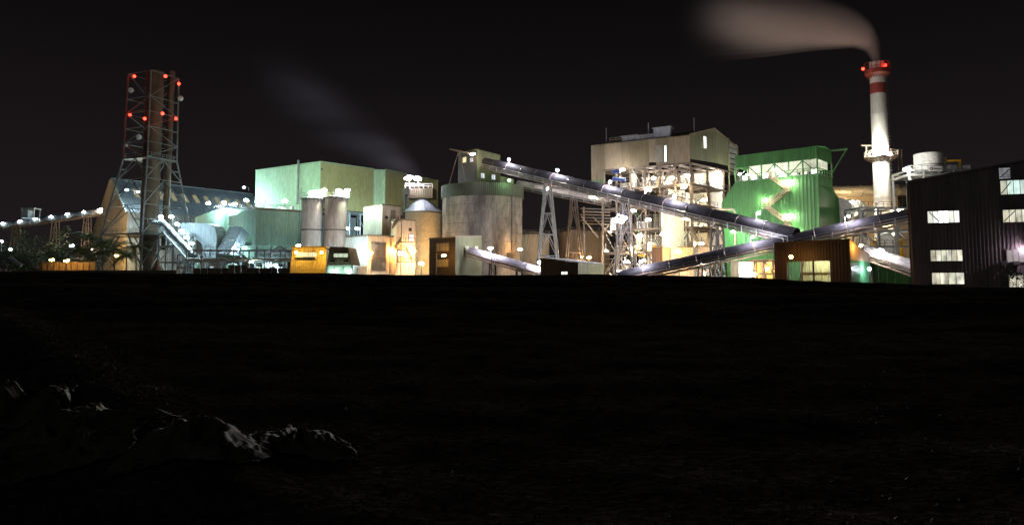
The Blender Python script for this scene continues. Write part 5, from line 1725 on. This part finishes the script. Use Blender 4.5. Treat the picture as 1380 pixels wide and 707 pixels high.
window(t, A, B, 1351.5, 282.5, 1394, 299, wg1, M_dark, 5, fw=.12)
window(t, A, B, 1357, 337, 1397, 352.5, [glow('dim_opening', (.9, .8, .75), .25, .3)], M_dark, 5, fw=.12)
window(t, A, B, 1359.5, 371, 1399, 386.5, wg1, M_dark, 4, fw=.12)
for (x0, y0, x1, y1) in ((1349, 261, 1362, 245), (1353, 298, 1368, 283.5), (1252, 286, 1266, 299), (1347, 240, 1360, 228)):
    a_, b_ = hit(x0, y0, A, B) + facing(A, B) * .15, hit(x1, y1, A, B) + facing(A, B) * .15
    bar('sag_brace', a_, b_, .05, M_dksteel, t)
window(t, A, B, 1346, 226.5, 1361, 241, [glow('louvre_opening', (.8, .85, .9), .22, .5)], M_dark, 1, rows=5, fw=.1)
p = hit(1381, 336, A, B) + facing(A, B) * .8
lamp(p, (.95, .75, 1.0), .08, 'violet-white wall lamp at the very right edge of the dark building', 'yard lamps', .25, p - facing(A, B) * .75 + Vector((0, 0, .4)))
for i, px in enumerate((1352, 1368)):
    p = hit(px, 353.5, A, B) + facing(A, B) * .4
    v_ = thing('wall_unit', ['grey box unit under the dim window of the dark building, left', 'grey box unit under the dim window of the dark building, right'][i], 'box', p, 'wall units')
    box('casing', p - Vector((0, 0, .35)), (.75, .5, .5), M_steel, v_, dW); bar('bracket', p - Vector((0, 0, .3)), p - facing(A, B) * .4 - Vector((0, 0, .5)), .05, M_steel, v_)

# ================================================================== SHED WITH LIT DOORWAY
A, C, B = G(1043, 112), G(1145.5, 104), G(1171, 111.5)
z1 = Z(325, 106)
t = thing('transfer_shed', 'brown ribbed shed with a wide lit doorway under the crossing conveyors', 'shed', C)
o0, o1 = hit(1061, 365, A, C), hit(1119, 365, A, C)
zo = hit(1090, 352, A, C).z
wall(t, A, o0, 0, z1, z1, M_brown, .42, .06)
wall(t, o1, C, 0, z1, z1, M_brown, .42, .06)
wall(t, o0, o1, zo, z1, z1, M_brown, .42, .06, 'lintel_wall')
zg = Z(343, 111)
zmid = Z(351, 108)
corr('gable_wall', up(C, zmid), up(B, zmid - .1), up(B, zg), up(C, z1), M_tan2, t, .42, .06)
corr('gable_wall', up(C, 0), up(B, 0), up(B, zmid - .1), up(C, zmid), M_dkgreen, t, .42, .06)
poly('roof', [up(A, z1 + .05), up(C, z1 + .05), up(B, zg + .05), up(A + (B - C), zg + .05)], M_brown, t, off=Vector((0, 0, .12)))
bar('eave', up(A, z1 + .1) - Vector((0, .15, 0)), up(C, z1 + .1) - Vector((0, .15, 0)), .1, M_brown, t)
inn = facing(A, C) * -4.5
M_innergreen = mat('pale_green_inner_sheet', (.50, .52, .34), .5, var=.2, streak=8, scale=.6)
for i in range(6):
    q0, q1 = o0.lerp(o1, i / 6) + inn, o0.lerp(o1, (i + .98) / 6) + inn
    wall(t, q0, q1, 0, zo + .8, zo + .8, M_innergreen, .35, .06, 'inner_sheet')
bar('inner_rail', up(o0 + inn * .95, Z(367, 110)), up(o1 + inn * .95, Z(367, 110)), .08, M_tan, t)
for q in (.0, .33, .6, 1.0):
    p = o0.lerp(o1, q)
    bar('door_post', up(p, 0) + inn * .05, up(p, zo) + inn * .05, .1, M_tan if q in (.33,) else M_brown, t)
bar('inner_brace', up(o0.lerp(o1, .05), 0) + inn * .3, up(o0.lerp(o1, .3), zo) + inn * .3, .08, M_dksteel, t)
p = P(1098, 353, 110.5)
p = o0.lerp(o1, .55) + inn * .45; p.z = zo + .5
lamp(p, (1.0, .95, .62), .12, 'hidden warm lamp inside the doorway of the brown shed', 'shed lamps', .25, p + Vector((0, 0, .9)))
p = P(1066, 346, 106.6)
lamp(p, SODIUM, .06, 'orange lamp above the lit doorway of the brown shed', 'shed lamps', .28, p + Vector((.2, 1.6, .4)))
p = P(1171.5, 362, 107)
lamp(p, (.80, .84, 1.0), .22, 'blue-white lamp at the dark green right side of the brown shed', 'shed lamps', .24, up(p, 0))
p = P(1160, 331, 104)
lamp(p, SODIUM, .16, 'small orange lamp over the shed gable wall', 'shed lamps', .2, P(1163, 338, 108.6))

# ================================================================== CONVEYOR TO THE DARK BUILDING
c40, c41 = P(835, 373.5, 138), P(1232, 289.5, 117)
t, pt4, L4 = conveyor('conveyor', c40, c41, 2.5, 2.3, 'long covered conveyor rising right over the brown shed into the dark building', seg=4.5)
for i, (px, dy) in enumerate(((868, 0), (1028, 0), (1150, 0))):
    q = (px - 835) / 397.0
    w_ = c40.lerp(c41, q)
    p = w_ + Vector((-.3, -2.0, 2.0))
    lamp(p, VIOLET, .8, ['lamp washing the lower end of the rising conveyor', 'lamp washing the middle of the rising conveyor left of the brown shed', 'lamp washing the rising conveyor right above the brown shed'][i], 'rising conveyor lamps', .18, p + Vector((0, 1.4, -1.3)))
for i, px in enumerate((962, 1168)):
    q = (px - 835) / 397.0
    trestle(c40.lerp(c41, q) - Vector((0, 0, 1.4)), .6, 1.4, ['dark trestle under the rising conveyor left of the brown shed', 'dark trestle under the rising conveyor right of the brown shed'][i], 'rising conveyor trestles', M_dksteel, 2, 2, .18)
# conveyor leaving behind the shed, right
t, pt5, L5 = conveyor('conveyor', P(1158, 336, 121), P(1240, 364, 113), 2.2, 2.0, 'short white-lit conveyor dropping behind the brown shed toward the dark building', hood=MATS['pale_hood'])
A, B = G(1160, 127), G(1250, 127)
t = thing('green_wall', 'low dark green ribbed wall between brown shed and dark building', 'wall', (A + B) / 2)
for i in range(8):
    wall(t, A.lerp(B, i / 8), A.lerp(B, (i + .98) / 8), 0, Z(352, 127), Z(352, 127), M_green, .45, .06, 'wall_panel')
bar('cap_rail', up(A, Z(352, 127)), up(B, Z(352, 127)), .1, M_green, t)
# pale hut and lit back frame between the conveyors
A, B = G(984, 132), G(1014, 131)
t = thing('white_hut', 'white flat-fronted hut beneath the rising conveyor', 'hut', (A + B) / 2)
zz = Z(353, 132)
Am = A.lerp(B, .36)
wall(t, A, Am, 0, zz, zz, M_tan, .5); wall(t, Am, B, 0, zz, zz, M_whitepaint, .5, .03)
poly('roof', [up(A, zz), up(B, zz), up(B, zz) + Vector((1, 5, 0)), up(A, zz) + Vector((1, 5, 0))], M_tan, t, off=Vector((0, 0, .12)))
wall(t, B, B + Vector((1, 5, 0)), 0, zz, zz, M_white, .5)
t = thing('low_steel_frame', 'rusty low steel frame lit orange between white hut and brown shed', 'steel frame', G(1030, 138))
steel_frame(t, G(1016, 136), Vector((1, 0, 0)), Vector((0, 1, 0)), 3, 1, 1.7, 4, [3, 5.2, 7.6], M_brsteel, .13, .5, None, random.Random(2))
wall(t, G(1014, 142), G(1046, 142), 0, 8, 8, M_beige, .6, name='back_sheet')
for i, (px, py, Y_, col, s_, lab) in enumerate(((1016, 369, 134, WHITE, .35, 'small white lamp right of the white hut'), (1034, 362, 139, SODIUM, .5, 'orange lamp inside the rusty low steel frame'), (1000, 356, 127, WHITE, .45, 'white lamp under the rising conveyor over the white hut'), (950, 368, 140, COOL, .4, 'cold lamp under the rising conveyor among pumps'))):
    p = P(px, py, Y_)
    lamp(p, col, s_, lab, 'lamps under the rising conveyor', .3, p + Vector((0, .4, .8)))
for i in range(5):
    b_ = G(932 + i * 10, 143)
    v_ = thing('pump_set', 'grey pump set below the rising conveyor, %s from the cream tank' % ORD[i], 'pump', b_, 'pump sets')
    box('plinth', b_, (1.2, 1, 2.4), M_brsteel, v_)
    tube('casing', [b_ + Vector((-.6, 0, 3.0)), b_ + Vector((.6, 0, 3.0))], .6, M_greyblue, v_, 14)
    tube('outlet', [b_ + Vector((0, 0, 3.4)), b_ + Vector((0, 0, 4.6)), b_ + Vector((.6, 0, 4.9))], .18, M_steel, v_, 8)

# ================================================================== VEGETATION
rt = random.Random(42)
def crown_mesh(name, c, rx, rz_, n, size, m, parent, seed):
    r_ = random.Random(seed)
    v, f = [], []
    clumps = [(Vector((r_.gauss(0, .5), r_.gauss(0, .5), r_.gauss(0, .45))), r_.uniform(.22, .42)) for _ in range(14)]
    for i in range(n):
        cc, cr = r_.choice(clumps)
        d = Vector((r_.gauss(0, 1), r_.gauss(0, 1), r_.gauss(0, 1))).normalized() * cr * r_.uniform(.5, 1.0)
        p = c + Vector(((cc.x + d.x) * rx, (cc.y + d.y) * rx, (cc.z + d.z) * rz_))
        a = Vector((r_.gauss(0, 1), r_.gauss(0, 1), r_.gauss(0, .6))).normalized()
        b = a.cross(Vector((r_.gauss(0, 1), r_.gauss(0, 1), r_.gauss(0, 1)))).normalized()
        s_ = size * r_.uniform(.6, 1.3)
        k = len(v)
        v += [p - a * s_, p + b * s_ * .45, p + a * s_, p - b * s_ * .45]
        f.append((k, k + 1, k + 2, k + 3))
    return mesh(name, v, f, m, parent)
def tree(px, Y_, pyt, rx, label, group, seed):
    b = G(px, Y_, 365)
    zt_ = Z(pyt, Y_)
    t = thing('broadleaf_tree', label, 'tree', b, group)
    h_ = zt_
    tr = [b, b + Vector((.2, .1, h_ * .3)), b + Vector((-.1, .3, h_ * .55)), b + Vector((.2, .2, h_ * .85))]
    tube('trunk', tr, [.32, .26, .18, .06], M_bark, t, 8)
    r_ = random.Random(seed)
    for i in range(6):
        a = r_.uniform(0, 6.28)
        s_ = tr[1].lerp(tr[2], r_.random())
        tube('limb', [s_, s_ + Vector((math.cos(a) * rx * .4, math.sin(a) * rx * .4, h_ * .15)), s_ + Vector((math.cos(a) * rx * .8, math.sin(a) * rx * .8, h_ * .32))], [.14, .1, .03], M_bark, t, 6)
    crown_mesh('crown', b + Vector((0, 0, h_ * .66)), rx * 1.1, h_ * .42, 3600, .30, M_leaf, t, seed)
for i, (px, Y_, pyt, rx, lab) in enumerate(((12, 195, 332, 6, 'dark tree at the left edge under the lamp-lit conveyor'), (38, 232, 322, 8, 'tall dark tree mass below the far left conveyor'), (62, 190, 334, 6, 'orange-lit tree in front of the glowing yard wall'), (84, 228, 318, 8, 'tall dark tree right of the glowing yard wall'), (110, 222, 326, 6, 'dark tree behind the palms near the far left lamp'))):
    tree(px, Y_, pyt, rx, lab, 'trees by the left yard', 100 + i)
def palm(px, Y_, pyt, label, seed, n=16, fl=4.6):
    r_ = random.Random(seed)
    b = G(px, Y_, 365)
    h_ = Z(pyt, Y_)
    t = thing('palm_tree', label, 'palm tree', b, 'palms at the tower foot')
    top = b + Vector((r_.uniform(-.6, .6), 0, h_))
    tube('trunk', [b, b.lerp(top, .5) + Vector((.2, 0, 0)), top], [.28, .2, .16], M_bark, t, 8)
    for i in range(n):
        a = 2 * math.pi * i / n + r_.uniform(-.2, .2)
        el = r_.uniform(-.35, .9)
        d = Vector((math.cos(a), math.sin(a), 0))
        L_ = fl * r_.uniform(.8, 1.1)
        v, f = [], []
        K_ = 12
        pts_ = []
        for k in range(K_ + 1):
            q = k / K_
            pts_.append(top + d * (L_ * q * math.cos(el * (1 - q * .6))) + Vector((0, 0, L_ * (math.sin(el) * q - .55 * q * q))))
        sd = Vector((-d.y, d.x, 0))
        for k in range(1, K_ + 1):
            p0_, p1_ = pts_[k - 1], pts_[k]
            wdt = 1.0 * math.sin(math.pi * min(1, .12 + .85 * k / K_)) + .1
            for sgn in (-1, 1):
                for hh in (0, .5):
                    s0 = p0_.lerp(p1_, hh)
                    tip = s0 + sd * sgn * wdt + (p1_ - p0_) * .9 - Vector((0, 0, .35 * wdt))
                    kk = len(v)
                    v += [s0, s0 + (p1_ - p0_) * .3, tip]
                    f.append((kk, kk + 1, kk + 2))
            kk = len(v)
            v += [p0_ - Vector((0, 0, .04)), p1_ - Vector((0, 0, .04)), p1_ + Vector((0, 0, .04)), p0_ + Vector((0, 0, .04))]
            f.append((kk, kk + 1, kk + 2, kk + 3))
        mesh('frond', v, f, M_palm, t)
for i, (px, Y_, pyt, fl, lab) in enumerate(((118, 188, 325, 5.2, 'tallest palm left of the lattice tower'), (138, 184, 333, 5.0, 'palm in front of the lattice tower left leg'), (103, 182, 342, 4.4, 'short palm nearest the glowing yard wall'), (155, 180, 341, 4.2, 'palm before the orange-lit hall corner'), (184, 176, 336, 4.4, 'solitary palm at the right under the tower deck'), (128, 180, 348, 3.8, 'low palm tuft at the foot of the tallest palm'), (170, 182, 349, 3.6, 'low palm between the orange glow and the solitary palm'))):
    palm(px, Y_, pyt - 5, lab, 300 + i, 20, fl * 1.3)
def shrub(c, rx, rz_, n, size, label, seed, m=M_leaf):
    t = thing('shrub', label, 'shrub', c, None)
    for i in range(5):
        a = i * 1.3
        tube('stem', [Vector(c), Vector(c) + Vector((math.cos(a) * rx * .3, math.sin(a) * rx * .3, rz_ * .9)), Vector(c) + Vector((math.cos(a) * rx * .6, math.sin(a) * rx * .6, rz_ * 1.3))], [.04, .03, .01], M_bark, t, 5)
    crown_mesh('foliage', Vector(c) + Vector((0, 0, rz_)), rx, rz_, n, size, m, t, seed)
shrub(up(G(1195, 90), 0), 2.6, 1.9, 900, .16, 'dark shrub at the foot of the green wall', 7)
shrub(up(G(1296, 82), 0), .8, 1.6, 260, .12, 'small green sprig under the lowest lit window', 8)
shrub(up(G(1372, 80), 0), 1.6, 2.7, 700, .13, 'leafy bush before the lowest right window', 9)
shrub(up(G(1220, 92), 0), 1.4, 1.4, 400, .14, 'low dark bush at the corner of the dark building', 10)

# ================================================================== LEFT YARD
A, B = G(58, 168), G(130, 166)
t = thing('yard_wall', 'orange-lit pale yard wall below the trees at far left', 'wall', (A + B) / 2)
for i in range(9):
    wall(t, A.lerp(B, i / 9), A.lerp(B, (i + .96) / 9), 0, Z(354, 168) + .1 * (i % 3), Z(354, 168) + .1 * (i % 3), M_tan2, .4, .05, 'wall_panel')
for i in range(10):
    bar('post', A.lerp(B, i / 9), up(A.lerp(B, i / 9), Z(353, 168)), .12, M_brown, t)
A, B = G(20, 140), G(240, 138)
t = thing('boundary_wall', 'long low plaster wall along the left foot of the plant', 'wall', (A + B) / 2)
for i in range(14):
    a_, b_ = A.lerp(B, i / 14), A.lerp(B, (i + .99) / 14)
    poly('wall_section', [up(a_, 0), up(b_, 0), up(b_, Z(364, 139)), up(a_, Z(364, 139))], M_tan, t, .2)
for i, (px, py, Y_, col, s_, lab) in enumerate(((70, 350, 163, SODIUM, .22, 'orange lamp hidden behind leaves by the yard wall, left'), (90, 351, 163, SODIUM, .22, 'orange lamp hidden behind leaves by the yard wall, right'), (97, 331, 195, COOL, .3, 'starlike cold lamp left of the tallest palm'), (2, 325, 205, COOL, .4, 'cold glaring lamp at the far left edge'), (14, 336, 205, COOL, .15, 'second cold lamp near the far left edge'),
        (157, 344, 252, (1.0, .58, .10), 2.2, 'yellow-orange lamp at the foot of the storage hall gable'), (122, 336, 236, (1.0, .75, .5), 4.0, 'added warm lamp hidden among the palms, lighting the storage hall gable'))):  # last lamp is added behind the trees to brighten the hall gable
    p = P(px, py, Y_)
    lamp(p, col, s_, lab, 'left yard lamps', .42, up(p, 0) if i < 5 else p + Vector((0, 1, -2)))
t = thing('parked_loader', 'pale blue sloping loader arm and cab at the far left', 'vehicle', G(22, 150))
bar('boom', P(13, 347, 150), P(29, 358, 150), .25, M_greyblue, t)
bar('boom_stay', P(14, 345.5, 150), P(30, 356.5, 150), .08, M_steel, t)
box('cab', up(G(12, 150), 1.3), (3, 2.4, 2.6), M_greyblue, t); box('chassis', up(G(16, 150), .6), (7, 2.4, .9), M_dksteel, t)
for dx in (-2.2, 2.2):
    for dy in (-1.2, 1.2):
        w0 = up(G(16, 150), .8) + Vector((dx, dy, 0))
        tube('wheel', [w0 - Vector((0, .3, 0)), w0 + Vector((0, .3, 0))], .8, M_dksteel, t, 18)

# ================================================================== TARPAULINS, foreground
def tarp(cx_, cy_, sx, sy, h_, rot, seed, label):
    v, f = [], []
    nx_, ny_ = 84, 56
    ca, sa = math.cos(rot), math.sin(rot)
    for j in range(ny_ + 1):
        for i in range(nx_ + 1):
            u, w_ = i / nx_ * 2 - 1, j / ny_ * 2 - 1
            lx, ly = u * sx, w_ * sy
            edge = max(0.0, 1 - max(abs(u), abs(w_)) ** 4)
            q = Vector((lx * 1.5 + seed * 3.1, ly * 1.5, seed * 1.7))
            rdg = (1 - abs(noise.noise(q)) * 2.4)
            rd2 = (1 - abs(noise.noise(q * 2.3 + Vector((5, 1, 2)))) * 2.2)
            rd3 = (1 - abs(noise.noise(q * 5.1)) * 2.0)
            dome = (1 - abs(u) ** 2.2) * (1 - abs(w_) ** 2.2)
            hh = h_ * dome * (.40 + .42 * rdg) + .10 * rd2 * (0.3 + .7 * edge) + .035 * rd3
            lx += noise.noise(q * .8 + Vector((9, 9, 9))) * .35
            ly += noise.noise(q * .8 + Vector((2, 7, 4))) * .30
            x, y = cx_ + lx * ca - ly * sa, cy_ + lx * sa + ly * ca
            v.append((x, y, coal_h(x, y) + max(-.05, hh) * 1.0 + .02))
    for j in range(ny_):
        for i in range(nx_):
            a = j * (nx_ + 1) + i
            f.append((a, a + 1, a + nx_ + 2, a + nx_ + 1))
    o = mesh('tarpaulin', v, f, M_tarp, None, True)
    o.data.set_sharp_from_angle(angle=rad(38))
    md = o.modifiers.new('thickness', 'SOLIDIFY')
    md.thickness = .012
    meta(o, label, 'tarpaulin', 'crumpled sheets in the foreground')
def gxy(px, py):
    # where the line of sight meets the coal
    y = 4.0
    while y < 40:
        q = P(px, py, y)
        if q.z < coal_h(q.x, y): break
        y += .05
    return q.x, y
for i, (px, py, sx, sy, h_, rot, lab) in enumerate(((6, 572, .75, .6, .62, .3, 'crumpled black sheet standing highest at the left edge'), (80, 600, 1.0, .65, .30, -.25, 'dark crumpled sheet between the tall one and the broad fold'), (258, 614, .85, .5, .32, .08, 'broad folded black sheet with a curled bright rim'), (385, 614, .75, .5, .28, -.1, 'flat crumpled black sheet at the right end of the row'), (40, 640, 1.2, .6, .22, .1, 'creased black sheet nearest the bottom left corner'))):
    x_, y_ = gxy(px, py)
    tarp(x_, y_ + .2, sx, sy, h_, rot, i + 1, lab)

# ================================================================== SMOKE
def volume_mat(name, col, dens, rng, axis='X', aniso=0.2, nscale=0.03, emis=0.0):
    m = bpy.data.materials.new(name)
    m.use_nodes = True
    n, l = m.node_tree.nodes, m.node_tree.links
    n.clear()
    out = n.new('ShaderNodeOutputMaterial')
    pv = n.new('ShaderNodeVolumePrincipled')
    pv.inputs['Color'].default_value = (*col, 1)
    pv.inputs['Anisotropy'].default_value = aniso
    geo = n.new('ShaderNodeNewGeometry')
    sep = n.new('ShaderNodeSeparateXYZ')
    l.new(geo.outputs['Position'], sep.inputs[0])
    prod = None
    for ax_, a, b, lo, hi in rng:
        mr = n.new('ShaderNodeMapRange')
        mr.interpolation_type = 'SMOOTHSTEP'
        mr.inputs['From Min'].default_value = a
        mr.inputs['From Max'].default_value = b
        mr.inputs['To Min'].default_value = lo
        mr.inputs['To Max'].default_value = hi
        l.new(sep.outputs[ax_], mr.inputs['Value'])
        if prod is None:
            prod = mr.outputs[0]
        else:
            mm = n.new('ShaderNodeMath'); mm.operation = 'MULTIPLY'
            l.new(prod, mm.inputs[0]); l.new(mr.outputs[0], mm.inputs[1])
            prod = mm.outputs[0]
    mp = n.new('ShaderNodeMapping')
    mp.inputs['Scale'].default_value = (nscale * .35, nscale, nscale * 2.2)
    l.new(geo.outputs['Position'], mp.inputs['Vector'])
    nz = n.new('ShaderNodeTexNoise')
    nz.inputs['Scale'].default_value = 1.0
    nz.inputs['Detail'].default_value = 2.0
    l.new(mp.outputs[0], nz.inputs['Vector'])
    r2 = n.new('ShaderNodeMapRange')
    r2.inputs['From Min'].default_value = .3
    r2.inputs['From Max'].default_value = .7
    r2.inputs['To Min'].default_value = .25 * dens
    r2.inputs['To Max'].default_value = 1.5 * dens
    l.new(nz.outputs['Fac'], r2.inputs['Value'])
    mm = n.new('ShaderNodeMath'); mm.operation = 'MULTIPLY'
    l.new(prod, mm.inputs[0]); l.new(r2.outputs[0], mm.inputs[1])
    l.new(mm.outputs[0], pv.inputs['Density'])
    l.new(pv.outputs[0], out.inputs['Volume'])
    return m
def smooth_path(pts, n=6):
    out = []
    for i in range(len(pts) - 1):
        p0, p1, p2, p3 = pts[max(0, i - 1)], pts[i], pts[i + 1], pts[min(len(pts) - 1, i + 2)]
        for k in range(n):
            t_ = k / n
            out.append(tuple(.5 * (2 * b + (c - a) * t_ + (2 * a - 5 * b + 4 * c - d) * t_ ** 2 + (3 * b - a - 3 * c + d) * t_ ** 3) for a, b, c, d in zip(p0, p1, p2, p3)))
    out.append(tuple(pts[-1]))
    return out
def plume(name, part, sp, Y_, k, col, dens, rng, nscale, label, cat):
    """nested bodies of smoke, thinner towards the outside"""
    root = None
    for i, (sc_, w_) in enumerate(((1.0, .05), (.88, .09), (.76, .13), (.64, .17), (.52, .2), (.4, .2), (.28, .16))):
        pts_ = [P(a, b, Y_) for a, b, c_ in sp]
        o = tube(name if i == 0 else part, pts_, [c_ * k * sc_ for a, b, c_ in sp], volume_mat('%s_volume_%d' % (name, i), col, dens * w_, rng, nscale=nscale), root, 24)
        if i == 0:
            root = o
            meta(o, label, cat, None, 'stuff')
sx_ = lambda q, Y_: P(q, 60, Y_).x
plume('chimney_smoke', 'smoke_core', smooth_path([(1182, 88, 6), (1179, 74, 8), (1171, 58, 14), (1148, 42, 25), (1100, 32, 37), (1035, 27, 50), (960, 22, 62), (860, 14, 74)]), CHY, .195, (1.0, .86, .83), 1.9,
      [(0, sx_(900, CHY), sx_(1175, CHY), 0.0, 1.0), (0, sx_(900, CHY), sx_(1175, CHY), 0.0, 1.0)], .05, 'pale smoke plume blowing left from the tall white chimney', 'smoke')
plume('drifting_steam', 'steam_core', smooth_path([(566, 250, 16), (530, 215, 30), (475, 178, 44), (410, 135, 54), (335, 92, 60)]), 240, .235, (.90, .74, 1.0), .018,
      [(0, sx_(330, 240), sx_(540, 240), 0.0, 1.0), (0, sx_(490, 240), sx_(566, 240), 1.0, 2.4)], .04, 'faint steam with violet lamplight in its colour, drifting up left from the twin floodlights', 'steam')  # violet of the lamps is put into the steam colour
